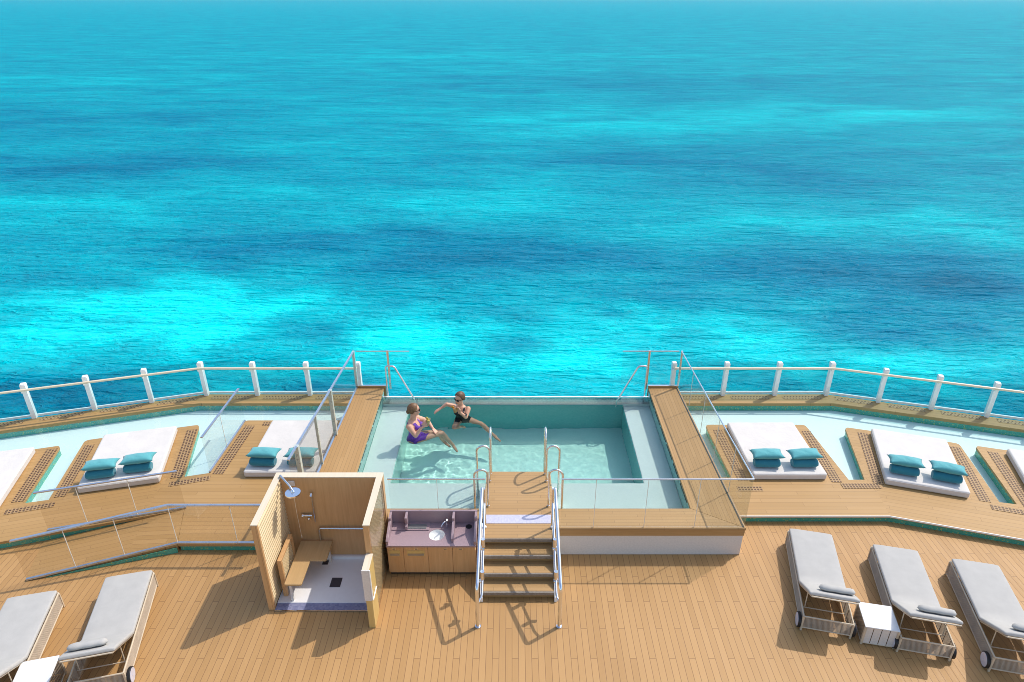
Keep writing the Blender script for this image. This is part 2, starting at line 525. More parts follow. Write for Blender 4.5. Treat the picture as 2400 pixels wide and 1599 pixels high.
def ball(bm, c, r, su=20, sv=12, mat=None):
    rx, ry, rz = r if isinstance(r, (tuple, list)) else (r, r, r)
    rows = []
    for j in range(sv + 1):
        ph = math.pi * j / sv
        if j in (0, sv):
            rows.append([bm.verts.new((0, 0, rz * math.cos(ph)))])
        else:
            rows.append([bm.verts.new((rx * math.sin(ph) * math.cos(2 * math.pi * i / su), ry * math.sin(ph) * math.sin(2 * math.pi * i / su), rz * math.cos(ph))) for i in range(su)])
    for j in range(sv):
        a, b = rows[j], rows[j + 1]
        for i in range(su):
            k = (i + 1) % su
            if j == 0: bm.faces.new((a[0], b[i], b[k]))
            elif j == sv - 1: bm.faces.new((a[i], b[0], a[k]))
            else: bm.faces.new((a[i], b[i], b[k], a[k]))
    vs = [v for r_ in rows for v in r_]
    for v in vs:
        if mat is not None: v.co = mat @ v.co
        v.co += Vector(c)
    return vs


def pillow_bm(bm, w, d, h, mat=None, n=14):
    g = {}
    for s in (1, -1):
        for i in range(n + 1):
            for j in range(n + 1):
                u, v = -1 + 2 * i / n, -1 + 2 * j / n
                edge = i in (0, n) or j in (0, n)
                if s == -1 and edge:
                    g[(s, i, j)] = g[(1, i, j)]; continue
                z = s * h / 2 * max(0.0, (1 - u * u) * (1 - v * v)) ** 0.42
                x = w / 2 * u * (1 - 0.09 * math.cos(v * math.pi / 2))
                y = d / 2 * v * (1 - 0.11 * math.cos(u * math.pi / 2))
                z += 0.006 * math.sin(7 * u + 3 * v) * (1 - u * u) * (1 - v * v)
                p = Vector((x, y, z))
                if mat is not None: p = mat @ p
                g[(s, i, j)] = bm.verts.new(p)
    for s in (1, -1):
        for i in range(n):
            for j in range(n):
                q = [g[(s, i, j)], g[(s, i + 1, j)], g[(s, i + 1, j + 1)], g[(s, i, j + 1)]]
                if s < 0: q.reverse()
                try: bm.faces.new(q)
                except ValueError: pass


def link(name, me):
    o = bpy.data.objects.new(name, me)
    C.objects.link(o)
    return o


def ob(name, bm, mat, parent=None, bevel=0.0, smooth=False, local=False, seg=2, angle=40):
    me = bpy.data.meshes.new(name)
    bmesh.ops.recalc_face_normals(bm, faces=bm.faces[:])
    if parent is not None and not local:
        bm.transform(ROOT.get(parent.name, Matrix.Identity(4)).inverted())
    bm.to_mesh(me)
    bm.free()
    if isinstance(mat, (list, tuple)):
        for m in mat: me.materials.append(m)
    else:
        me.materials.append(mat)
    if smooth:
        me.polygons.foreach_set("use_smooth", [True] * len(me.polygons))
        if smooth != 'all':
            try: me.set_sharp_from_angle(angle=R(angle))
            except Exception: pass
    o = link(name, me)
    if parent is not None:
        o.parent = parent
        ROOT[o.name] = ROOT.get(parent.name, Matrix.Identity(4))
    if bevel:
        b = o.modifiers.new("bevel", 'BEVEL')
        b.width = bevel; b.segments = seg; b.limit_method = 'ANGLE'; b.angle_limit = R(40)
    return o


def tag(o, label=None, cat=None, group=None, kind=None):
    if label: o['label'] = label
    if cat: o['category'] = cat
    if group: o['group'] = group
    if kind: o['kind'] = kind
    return o


def empty(name, loc, rz=0.0, label=None, cat=None, group=None):
    o = bpy.data.objects.new(name, None)
    C.objects.link(o)
    o.location = loc
    o.rotation_euler = (0, 0, rz)
    o.empty_display_size = 0.2
    ROOT[o.name] = Matrix.Translation(loc) @ Matrix.Rotation(rz, 4, 'Z')
    return tag(o, label, cat, group)


def copy_tree(o, parent=None):
    c = o.copy()
    C.objects.link(c)
    if parent is not None: c.parent = parent
    for ch in list(o.children): copy_tree(ch, c)
    return c


def struct(name, bm, mat, label=None, **kw):
    o = ob(name, bm, mat, **kw)
    o['kind'] = 'structure'
    if label: o['label'] = label
    return o


# ------------------------------------------------------------------ sea
SEA = -22.0
bm = NB()
N = 24
xs = sorted({-30000, -12000, -5000, -2000, -800, -300, 300, 800, 2000, 5000, 12000, 30000} | {-150, -60, 0, 60, 150})
ys = [-300, -60, 20, 60, 120, 250, 500, 1000, 2500, 6000, 15000, 40000]
gv = [[bm.verts.new((x, y, 0)) for x in xs] for y in ys]
for j in range(len(ys) - 1):
    for i in range(len(xs) - 1):
        bm.faces.new((gv[j][i], gv[j][i + 1], gv[j + 1][i + 1], gv[j + 1][i]))
sea = struct("sea", bm, M['sea'], "turquoise sea with pale sandbanks stretching to the horizon")
sea.location.z = SEA

# ------------------------------------------------------------------ main deck and hull
SL = -0.295


def edge(x, y0, kink=7.72):
    return y0 if abs(x) <= kink else y0 + SL * (abs(x) - kink)


XE = 17.0
bm = NB()
prism(bm, [(-XE, -8), (XE, -8), (XE, 7.45), (14.2, 8.32), (7.13, 10.43), (3.2, 10.43), (3.2, 9.6), (-3.2, 9.6), (-3.2, 9.66), (-6.3, 9.66), (-6.5, 10.5),
           (-7.13, 10.42), (-9.41, 9.73), (-14.2, 8.30), (-XE, 7.45)], -1.19, 0.0)
deck = struct("main_deck", bm, M['deck_y'], "long teak boards of the lower sun deck")
bm = NB()
prism(bm, [(-XE, -8), (XE, -8), (XE, edge(XE, 14.6)), (7.72, 14.6), (3.84, 14.6), (3.6, 14.02), (-3.6, 14.02), (-3.84, 14.6), (-7.72, 14.6), (-XE, edge(XE, 14.6))], SEA - 1, -1.2)
struct("hull", bm, M['white'], "white ship side below the deck")

# ------------------------------------------------------------------ raised side decks with shallow water
ZP = 0.17
# right: boards, islands and bays in one outline
right = [(3.90, 10.176), (7.128, 10.176), (9.251, 9.545), (14.2, 8.07), (14.2, 9.28), (12.25, 9.86), (12.45, 11.79),
         (10.144, 12.465), (9.77, 10.503), (9.471, 10.567), (9.833, 12.548), (7.58, 13.198), (7.147, 11.267), (6.818, 11.267),
         (6.70, 13.295), (4.385, 13.295), (4.43, 11.339), (3.90, 11.339)]
left = [(-3.86, 9.411), (-6.162, 9.411), (-6.44, 10.36), (-7.128, 10.15), (-9.414, 9.467), (-14.2, 8.05), (-14.2, 9.28), (-12.25, 9.86),
        (-12.45, 11.79), (-10.085, 12.472), (-9.677, 10.532), (-9.24, 10.637), (-9.657, 12.668), (-7.354, 13.298), (-6.889, 11.36), (-6.412, 11.49),
        (-6.36, 13.478), (-3.86, 13.478)]


def shrink(pts, d):
    a = sum(pts[i][0] * pts[(i + 1) % len(pts)][1] - pts[(i + 1) % len(pts)][0] * pts[i][1] for i in range(len(pts)))
    s = 1 if a > 0 else -1
    out = []
    n = len(pts)
    for i in range(n):
        p = Vector(pts[i]); e1 = (p - Vector(pts[i - 1])).normalized(); e2 = (Vector(pts[(i + 1) % n]) - p).normalized()
        n1 = Vector((-e1.y, e1.x)) * s; n2 = Vector((-e2.y, e2.x)) * s
        m = n1 + n2
        if m.length < 1e-6: m = n1
        m = m / max(0.3, m.dot(n1))
        out.append(tuple(p + m * d))
    return out


def side_deck(side, pts, corners):
    top = rounded(pts, 0.10, 4, corners)
    bm = NB(); prism(bm, top, 0.118, ZP)
    o = struct("side_deck", bm, M['deck_x'], "raised teak deck with daybed islands, %s of the pool" % side)
    bm = NB(); prism(bm, shrink(pts, 0.03), -1.18, 0.116)
    b = ob("mosaic_riser", bm, M['green'], o)
    return o


deck_r = side_deck("right", right, {6, 7, 10, 11, 14, 15})
deck_l = side_deck("left", left, {8, 9, 12, 13, 16})
# white nosing along the right edge
bm = NB()
fr = [(3.99, 10.172), (7.124, 10.172), (9.251, 9.541), (14.2, 8.066)]
for a, b in zip(fr[:-1], fr[1:]):
    A, B = Vector((*a, 0)), Vector((*b, 0)); t = (B - A).normalized(); nn = Vector((t.y, -t.x, 0))
    vs = [A, B, B + nn * .012, A + nn * .012]
    prism(bm, [(v.x, v.y) for v in vs], 0.142, ZP + .004)
ob("edge_nosing", bm, M['white'], deck_r)


def grating(parent, x, y, lx, ly, rz, mat='grate', z=ZP):
    bm = NB()
    box(bm, -lx / 2, -ly / 2, 0, lx / 2, ly / 2, 0.004)
    o = ob("grating", bm, M[mat], parent, local=True)
    o.location = (x, y, z + 0.002); o.rotation_euler = (0, 0, rz)
    return o


# gratings round the daybeds
grating(deck_r, 4.62, 12.15, .20, 1.85, R(1.0)); grating(deck_r, 6.58, 12.10, .20, 1.85, R(-2.5))
grating(deck_r, 6.98, 11.06, .78, .16, 0); grating(deck_r, 4.70, 10.98, .50, .16, 0)
grating(deck_r, 7.62, 12.05, .20, 1.9, R(-15.5)); grating(deck_r, 9.43, 11.50, .20, 1.9, R(-14))
grating(deck_r, 9.62, 10.30, .85, .16, R(-16.5)); grating(deck_r, 10.16, 11.30, .20, 1.9, R(-13))
grating(deck_l, -6.19, 12.35, .22, 1.8, R(-2)); grating(deck_l, -5.72, 13.33, .34, .16, 0)
grating(deck_l, -7.23, 12.2, .22, 1.8, R(13)); grating(deck_l, -6.70, 11.22, .78, .16, R(16))
grating(deck_l, -9.26, 11.60, .20, 1.8, R(12)); grating(deck_l, -9.45, 10.38, .85, .16, R(16)); grating(deck_l, -10.00, 11.45, .22, 1.8, R(12))


def rail_deck(side, s):
    inner, outer = 14.234, 14.66
    pts = [(s * 3.90, inner), (s * 7.76, inner), (s * XE, inner + SL * (XE - 7.76)), (s * XE, edge(XE, outer)), (s * 7.72, outer), (s * 3.90, outer)]
    bm = NB(); prism(bm, pts, 0.09, ZP)
    o = struct("rail_walkway", bm, M['deck_x'], "narrow teak strip under the ship rail on the %s" % side)
    p2 = [(s * 3.90, inner + .02), (s * 7.76, inner + .02), (s * XE, inner + .02 + SL * (XE - 7.76)), (s * XE, edge(XE, outer) - .01), (s * 7.72, outer - .01), (s * 3.90, outer - .01)]
    bm = NB(); prism(bm, p2, -1.18, 0.088)
    ob("channel_wall", bm, M['green'], o)
    return o


walk_r = rail_deck("right", 1)
walk_l = rail_deck("left", -1)

# shallow pool floors and water
for side, s in (("right", 1), ("left", -1)):
    p = [(s * 3.70, 10.9), (s * 7.13, 10.9), (s * 14.1, 8.9), (s * 14.1, 14.25 + SL * (14.1 - 7.76)), (s * 7.76, 14.25), (s * 3.70, 14.25)]
    bm = NB(); prism(bm, p, -1.17, -0.05)
    struct("shallow_pool_floor", bm, M['tile_white'], "pale tiles under the shallow water on the %s" % side)
    bm = NB(); vs = [bm.verts.new((x, y, 0.135)) for x, y in p]; bm.faces.new(vs)
    struct("shallow_water", bm, M['shallow_water'], "thin sheet of clear water round the %s islands" % side)

# ramp on the left
bm = NB()
prism(bm, [(-6.166, 9.409), (-6.446, 10.358), (-8.79, 9.66), (-8.53, 8.70)], 0.002, [ZP - .003, ZP - .003, .006, .006])
ramp = struct("ramp", bm, M['deck_x'], "low teak ramp between two glass screens")
bm = NB()
prism(bm, [(-6.30, 9.335), (-6.166, 9.377), (-7.3, 9.03)], .003, .1)
bm.free()
bm = NB()
prism(bm, [(-6.17, 9.375), (-6.17, 9.385), (-8.2, 8.78), (-8.2, 8.77)], 0.003, [.115, .115, .012, .012])
ob("mosaic_riser", bm, M['green'], ramp)

# ------------------------------------------------------------------ outer ship rails
def ship_rail(side, s, posts):
    root = empty("ship_rail", (s * 7.72, 14.6, ZP), 0, "white posts, varnished handrail and glass of the outer rail, %s of the pool" % side, "railing")
    pts = []
    for x, y in posts:
        pts.append(Vector((s * x, y, 0)))
    for i, p in enumerate(pts):
        sl = 0 if x_in(p) else s * math.atan(SL)
        mt = Matrix.Translation((p.x, p.y + .03, 0)) @ Matrix.Rotation(sl, 4, 'Z')
        bm = NB()
        # I-section post with a heavier head and a bracket under the handrail
        box(bm, -.049, -.055, ZP + .001, .049, .055, .95, mt)
        box(bm, -.055, -.064, .952, .055, .062, 1.075, mt)
        box(bm, -.05, -.052, 1.077, .05, .05, 1.095, mt)
        box(bm, -.045, -.12, .905, -.012, -.057, .945, mt)
        box(bm, .03, -.060, .45, .038, -.0565, .47, mt)
        ob("post", bm, M['white'], root, bevel=.008)
    off = lambda v, d, z: Vector((v.x, v.y + d, z))
    path = [off(p, -.085, .985) for p in pts]
    k = [i for i in range(len(pts)) if abs(abs(pts[i].x) - 7.72) < .02][0]
    path = [path[0]] + [path[k]] + [path[-1]]
    path = fillet(path, .12)
    bm = NB(); tube(bm, path, .029, 12)
    ob("handrail", bm, M['cream_rail'], root, smooth=True)
    for i in range(len(pts) - 1):
        a, b = pts[i], pts[i + 1]
        t = (b - a).normalized()
        A, B = a + t * .01, b - t * .01
        bm = NB()
        vs = [(A.x, A.y + .105), (B.x, B.y + .105), (B.x, B.y + .117), (A.x, A.y + .117)]
        prism(bm, vs, ZP + .05, 1.07)
        ob("glass_panel", bm, M['glass_rail'], root)
    bm = NB()
    for a, b in ((pts[0], pts[k]), (pts[k], pts[-1])):
        prism(bm, [(a.x, a.y + .092), (b.x, b.y + .092), (b.x, b.y + .13), (a.x, a.y + .13)], ZP + .002, ZP + .055)
    ob("base_rail", bm, M['white'], root)
    for i in range(len(pts) - 1):
        a, b = pts[i], pts[i + 1]
        m = (a + b) / 2; d = b - a
        grating(walk_r if s > 0 else walk_l, m.x, m.y - .10, d.length - .34, .16, math.atan2(d.y, d.x) if s > 0 else math.atan2(-d.y, -d.x), 'slot_grate')
    return root


def x_in(p):
    return abs(p.x) < 7.8


R_posts = [(3.86, 14.6), (5.15, 14.6), (6.437, 14.6), (7.72, 14.6), (8.868, 14.27), (9.985, 13.95), (11.116, 13.62), (12.26, 13.285), (13.4, 12.95), (14.55, 12.61)]
L_posts = [(3.86, 14.6), (5.131, 14.6), (6.438, 14.6), (7.71, 14.6), (8.919, 14.262), (10.134, 13.93), (11.358, 13.57), (12.55, 13.22), (13.75, 12.87), (14.9, 12.53)]
ship_rail("right", 1, R_posts)
ship_rail("left", -1, L_posts)

# ------------------------------------------------------------------ swimming pool
pool = empty("swimming_pool", (0, 9.30, 0), 0, "raised pool with teak benches, pale mosaic basin and clear far edge", "pool")
ZT, ZS, ZB, ZW = 0.64, 0.10, -1.05, 0.55
TH = 0.055
PX = 3.177                    # half width of the opening
YN, YR = 9.831, 13.87         # near edge of the opening, clear far edge
YK, YE = 9.303, 14.173        # front of the kerb, far ends of the benches
oR0, oR1 = 4.04, 3.897        # outer x of right bench: near, far
oL0, oL1 = -3.986, -3.844


def oxr(y): return oR0 + (oR1 - oR0) * (y - YK) / (YE - YK)
def oxl(y): return oL0 + (oL1 - oL0) * (y - YK) / (YE - YK)


# bench tops (boards lengthwise) and front kerb (boards across), mitred at the right corner
bm = NB(); prism(bm, [(PX, YN), (oR0, YK), (oR1, YE), (PX, YE)], ZT - TH, ZT)
ob("bench_top", bm, M['bench'], pool, bevel=.006)
bm = NB(); prism(bm, [(oL0, 9.55), (-PX, 9.55), (-PX, YE), (oL1, YE)], ZT - TH, ZT)
ob("bench_top", bm, M['bench'], pool, bevel=.006)
bm = NB(); prism(bm, [(.664, YK), (oR0 - .004, YK), (PX - .004, YN), (.664, YN)], ZT - TH, ZT)
ob("front_kerb", bm, M['pier'], pool, bevel=.006)
bm = NB(); prism(bm, [(-PX + .004, 9.557), (-.612, 9.557), (-.612, YN), (-PX + .004, YN)], ZT - TH, ZT)
ob("front_kerb", bm, M['pier'], pool, bevel=.006)
bm = NB(); prism(bm, [(-.609, 9.052), (.661, 9.052), (.661, 10.924), (-.609, 10.924)], ZT - TH, ZT + .001)
ob("pier", bm, M['pier'], pool, bevel=.006)
bm = NB(); box(bm, -.592, 9.425, ZT + .002, .615, 9.653, ZT + .006)
ob("tile_strip", bm, M['lavender'], pool)
# fascia boards
bm = NB(); box(bm, .672, 9.312, .46, oR0 - .012, 9.40, ZT - TH - .002)
prism(bm, [(oR0 - .10, 9.402), (oR0 - .012, 9.402), (oR1 - .012, YE - .01), (oR1 - .10, YE - .01)], .46, ZT - TH - .002)
ob("fascia", bm, M['teak'], pool)
bm = NB(); prism(bm, [(oL0 + .10, 9.60), (oL0 + .012, 9.60), (oL1 + .012, YE - .01), (oL1 + .10, YE - .01)], .46, ZT - TH - .002)
ob("fascia", bm, M['teak'], pool)
# plinth
bm = NB()
box(bm, .672, 9.330, .002, 4.02, 9.70, .458)
prism(bm, [(PX + .07, 9.702), (4.01, 9.702), (3.87, YE - .02), (PX + .07, YE - .02)], -.9, .458)
prism(bm, [(-PX - .07, 9.702), (-3.96, 9.702), (-3.82, YE - .02), (-PX - .07, YE - .02)], -.9, .458)
box(bm, -3.96, 9.62, .002, -.672, 9.70, .458)
ob("plinth", bm, M['stucco'], pool, bevel=.004)
# basin: inner walls, shelf all round on three sides, deep floor
bm = NB()
box(bm, PX, YN + .01, ZS - .3, PX + .065, YE - .07, ZT - TH - .002)
box(bm, -PX - .065, YN + .01, ZS - .3, -PX, YE - .07, ZT - TH - .002)
box(bm, -PX, YN - .025, ZS - .3, PX, YN + .008, ZT - TH - .004)
ob("inner_wall", bm, M['tile_wall'], pool)
BX, BY = 2.55, 11.0
bm = NB()
prism(bm, [(-PX + .002, YN + .01), (PX - .002, YN + .01), (PX - .002, YR - .01), (BX, YR - .01), (BX, BY), (-BX, BY), (-BX, YR - .01), (-PX + .002, YR - .01)], ZB - .1, ZS)
ob("shelf", bm, M['tile'], pool, bevel=.012)
bm = NB(); box(bm, -BX + .002, BY + .002, ZB - .1, BX - .002, YR - .01, ZB)
ob("basin_floor", bm, M['tile_deep'], pool)
bm = NB(); box(bm, -PX - .012, YR - .008, ZB - .1, PX + .012, YR + .10, .20)
ob("far_wall", bm, M['tile'], pool)
bm = NB()  # added skins: shade of right and far basin walls put into tile colour
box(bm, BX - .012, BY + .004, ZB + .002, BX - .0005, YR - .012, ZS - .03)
ob("basin_shading_lining", bm, M['tile_shade'], pool)
bm = NB()
box(bm, -BX + .0005, BY + .004, ZB + .002, -BX + .012, YR - .012, ZS - .03)
ob("basin_shading_lining", bm, M['tile_deep'], pool)  # paler skin on the left, sunlight on this wall painted into the colour
bm = NB()
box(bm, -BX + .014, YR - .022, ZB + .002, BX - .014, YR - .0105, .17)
ob("basin_shading_lining", bm, M['tile_shade'], pool)
bm = NB(); box(bm, -PX + .002, YR, .202, PX - .002, YR + .035, ZW + .012)
ob("glass_edge", bm, M['cup'], pool)
bm = NB(); box(bm, -PX + .002, YR - .002, ZW + .014, PX - .002, YR + .037, ZW + .022)
ob("edge_rim", bm, M['white'], pool)
bm = NB()
box(bm, .667, YN + .012, ZS + .002, .747, 10.47, ZT - .03); ob("pier_cheek", bm, M['white'], pool, bevel=.004)
bm = NB()
box(bm, -.695, YN + .012, ZS + .002, -.615, 10.47, ZT - .03); ob("pier_cheek", bm, M['white'], pool, bevel=.004)
bm = NB(); box(bm, -.58, YN + .012, ZS + .002, .63, 10.87, ZT - TH - .004); ob("pier_core", bm, M['tile_wall'], pool)
for s in (1, -1):
    for k in range(6):
        y0 = 10.09 + k * .65
        bm = NB(); box(bm, s * (PX - .003) - .004, y0, ZW + .004, s * (PX - .003) + .004, y0 + .56, ZW + .030)
        ob("skimmer_slot", bm, M['dark'], pool)
# end boards at the far ends of both benches
for x0, x1 in ((3.172, oR1), (oL1, -3.132)):
    bm = NB(); box(bm, x0, YE + .002, .28, x1, YE + .05, .685); ob("end_board", bm, M['teak'], pool, bevel=.005)
    bm = NB(); box(bm, x0, YE, .687, x1, YE + .052, .70); ob("end_capping", bm, M['steel'], pool)
# channel lines where the screens stand in the bench
bm = NB(); prism(bm, [(oR0 - .055, YK + .02), (oR0 - .03, YK + .02), (oR1 - .03, YE - .02), (oR1 - .055, YE - .02)], ZT + .001, ZT + .005)
ob("screen_channel", bm, M['dark'], pool)
# water in the pool
bm = NB()
nx, ny = 250, 160


def ripple(x, y):
    h = .0030 * noise.noise(Vector((x * 2.1, y * 2.6, 1.3))) + .0012 * noise.noise(Vector((x * 5.3 + .7 * y, y * 5.9, 4.1))) + .0004 * noise.noise(Vector((x * 13, y * 14, 7.7)))
    d = math.hypot(x + 1.38, y - 12.7)       # livelier round the bathers
    return h * (1.0 + 3.5 * math.exp(-(d / .9) ** 2))


wv = [[bm.verts.new((x, y, ZW + ripple(x, y))) for x, y in ((-PX + .001 + (2 * PX - .002) * i / nx, YN + .009 + (YR - YN - .011) * j / ny) for i in range(nx + 1))] for j in range(ny + 1)]
for j in range(ny):
    for i in range(nx):
        bm.faces.new((wv[j][i], wv[j][i + 1], wv[j + 1][i + 1], wv[j + 1][i]))
pw_ = struct("pool_water", bm, M['pool_refract'], "clear rippled water of the raised pool", smooth='all')
pw_.cycles.is_caustics_caster = True
sun.data.cycles.is_caustics_light = True
for c_ in pool.children: c_.cycles.is_caustics_receiver = True


# ------------------------------------------------------------------ glass screens
def screen(name, label, runs, rail_mat, rail_r=.016, posts=(), cat="balustrade", flat=None, shoe=None, post_mat='steel', glass='glass'):
    """runs: list of runs; a run is (list of (x, y), base z function, top z function)"""
    first = runs[0][0][0]
    root = empty(name, (first[0], first[1], runs[0][1](*first)), 0, label, cat)
    for P, zb, zt in runs:
        for a, b in zip(P[:-1], P[1:]):
            A, B = Vector(a), Vector(b)
            t = (B - A).normalized(); nn = Vector((-t.y, t.x)) * .006
            A2, B2 = A + t * .008, B - t * .008
            q = [A2 - nn, B2 - nn, B2 + nn, A2 + nn]
            bm = NB()
            prism(bm, [tuple(v) for v in q], [zb(*A) + .005, zb(*B) + .005, zb(*B) + .005, zb(*A) + .005], [zt(*A) - .012, zt(*B) - .012, zt(*B) - .012, zt(*A) - .012])
            ob("glass_panel", bm, M[glass], root)
        for p in P[1:-1]:
            bm = NB()
            box(bm, p[0] - .0035, p[1] - .0065, zb(*p) + .006, p[0] + .0035, p[1] + .0065, zt(*p) - .014)
            ob("panel_joint", bm, M['joint'], root)
        bm = NB()
        path = [Vector((x, y, zt(x, y))) for x, y in P]
        path = [path[0]] + path[1:]
        if flat:
            for p, q in zip(path[:-1], path[1:]):
                t = (q - p).normalized(); nn = Vector((-t.y, t.x, 0)).normalized() * flat / 2
                vs = [p - nn, q - nn, q + nn, p + nn]
                prism(bm, [(v.x, v.y) for v in vs], [v.z - .012 for v in vs], [v.z + .012 for v in vs])
        else:
            tube(bm, fillet(path, .03, 4), rail_r, 10)
        ob("top_rail", bm, M[rail_mat], root, smooth=True)
        if shoe:
            bm = NB()
            for p, q in zip(P[:-1], P[1:]):
                A, B = Vector(p), Vector(q)
                t = (B - A).normalized(); nn = Vector((-t.y, t.x)) * .02
                vs = [A - nn, B - nn, B + nn, A + nn]
                zz = [zb(*A), zb(*B), zb(*B), zb(*A)]
                prism(bm, [tuple(v) for v in vs], [z + .001 for z in zz], [z + .035 for z in zz])
            ob("base_shoe", bm, M[shoe], root)
    for x, y, z0, z1, wd in posts:
        bm = NB(); box(bm, x - wd / 2, y - wd / 2, z0, x + wd / 2, y + wd / 2, z1)
        ob("post", bm, M[post_mat], root, bevel=.004)
    return root


K = lambda z: (lambda x, y: z)
ztop = lambda x, y: 1.614 + (YE - y) * .016
cy = [14.143, 13.18, 12.215, 11.25, 10.288, 9.349]
screen("glass_balustrade", "clear frameless screen with thin rail round the right side and front of the pool",
       [([(oxr(y) - .015, y) for y in cy], K(ZT), ztop),
        ([(oxr(9.34) - .015, 9.339), (3.126, 9.339), (2.233, 9.339), (1.341, 9.339), (.747, 9.339)], K(ZT), K(1.69))], 'steel', .014,
       [(oxr(14.1) - .015, 14.195, .69, 1.63, .045)])
screen("glass_balustrade", "clear screen with a thin rail standing behind the pink wash stand",
       [([(-2.281, 9.598), (-1.42, 9.598), (-.567, 9.598)], K(ZT), K(1.492))], 'brass', .013)
ly = [14.189, 12.205, 10.044, 9.598]
lz = lambda x, y: 1.614 + (YE - y) * .062
screen("glass_balustrade", "blue-grey railed screen with square posts along the left bench",
       [([(oxl(y) + .02, y) for y in ly], K(ZT), lz)], 'blue_steel', .02,
       [(oxl(12.205) + .02, 12.205, ZT + .002, lz(0, 12.205) + .012, .075), (oxl(11.16) + .02, 11.16, ZT + .002, lz(0, 11.16) - .02, .05), (oxl(10.04) + .02, 10.044, ZT + .002, lz(0, 10.044) + .012, .085),
        (oxl(14.18) + .02, 14.189, .70, 1.63, .055)], flat=.045, shoe='steel', post_mat='post_steel')
for s, x0, xp, x1, lab in ((-1, -3.773, -3.032, -2.515, "left"), (1, 3.837, 3.137, 2.507, "right")):
    screen("end_screen", "small clear end screen closing the far end of the %s bench" % lab,
           [([(x0, 14.255), (xp, 14.255), (x1, 14.255)], K(.70), K(1.593))], 'steel', .012,
           [(xp, 14.255, .58, 1.61, .05)])
    root = empty("pool_handrail", (s * 3.045, 13.93, .20), 0, "bent steel handrail running down to the far %s corner of the water" % lab, "handrail")
    bm = NB()
    tube(bm, fillet([(s * 3.045, 13.935, .202), (s * 3.045, 13.935, 1.37), (s * 2.842, 13.93, 1.37), (s * 2.376, 13.815, .48), (s * 2.372, 13.81, .14)], .06), .02, 10)
    ob("rail_tube", bm, M['steel'], root, smooth=True)
    bm = NB(); cyl(bm, (s * 3.045, 13.935, .202), (s * 3.045, 13.935, .225), .034, 16)
    ob("floor_flange", bm, M['steel'], root, smooth=True)


def lerp2(a, b, t): return (a[0] + (b[0] - a[0]) * t, a[1] + (b[1] - a[1]) * t)


# bay barrier on the left, ramp screens
a, b = (-6.40, 11.50), (-6.345, 13.45)
screen("glass_barrier", "glass barrier with flat grey rail standing in the water beside the left daybed island",
       [([a, lerp2(a, b, .46), b], K(ZP), K(1.05))], 'blue_steel', flat=.045, shoe='blue_steel')
a, b = (-6.42, 10.40), (-8.72, 9.765)
screen("ramp_screen", "glass screen with flat blue-grey rail along the upper side of the ramp",
       [([a, lerp2(a, b, .36), lerp2(a, b, .72), b], K(ZP), K(1.05))], 'blue_steel', flat=.04, shoe='blue_steel', glass='glass_ramp')
g2 = [(-4.2, 9.43), (-5.07, 9.43), (-6.16, 9.43), (-7.0, 9.17), (-7.75, 8.935), (-8.50, 8.71)]
rz = lambda x, y: ZP if x > -6.17 else max(.003, ZP + (x + 6.166) * (ZP - .006) / (8.53 - 6.166))
screen("ramp_screen", "longer glass screen with flat blue-grey rail on the near side of ramp and landing",
       [(g2, rz, lambda x, y: rz(x, y) + .885)], 'blue_steel', flat=.045, shoe='blue_steel', glass='glass_ramp')

# ------------------------------------------------------------------ stairs
st = empty("pool_steps", (0.02, 8.26, 0), 0, "teak steps with white sides climbing from the deck to the pool", "steps")
rise, going, Y1 = .16, .252, 8.30
for i in range(3):
    y = Y1 + going * i
    bm = NB(); box(bm, -.582, y + .022, rise * (i + 1) - .04, .602, y + going + .06, rise * (i + 1))
    t = ob("tread", bm, M['pier'], st, bevel=.004)
    bm = NB(); box(bm, -.582, y - .014, rise * (i + 1) - .060, .602, y + .020, rise * (i + 1) + .003)
    ob("nosing", bm, M['grip'], t, bevel=.006)
bm = NB(); box(bm, -.582, 9.026, ZT - .062, .602, 9.050, ZT + .003)
ob("nosing", bm, M['grip'], st, bevel=.006)
for i in range(4):
    y = Y1 + going * i + .045
    bm = NB(); box(bm, -.582, y, rise * i + .002, .602, y + .015, rise * (i + 1) - .062)
    ob("riser", bm, M['teak'], st)
for x0 in (-.632, .607):
    bm = NB()
    q = [(8.24, .002), (8.24, .10), (8.95, ZT + .02), (9.415, ZT + .02), (9.415, .002)]
    lo = [bm.verts.new((x0, a, b)) for a, b in q]; hi = [bm.verts.new((x0 + .045, a, b)) for a, b in q]
    bm.faces.new(lo); bm.faces.new(list(reversed(hi)))
    for i in range(5): bm.faces.new((lo[i], lo[(i + 1) % 5], hi[(i + 1) % 5], hi[i]))
    ob("side_panel", bm, M['white'], st, bevel=.004)
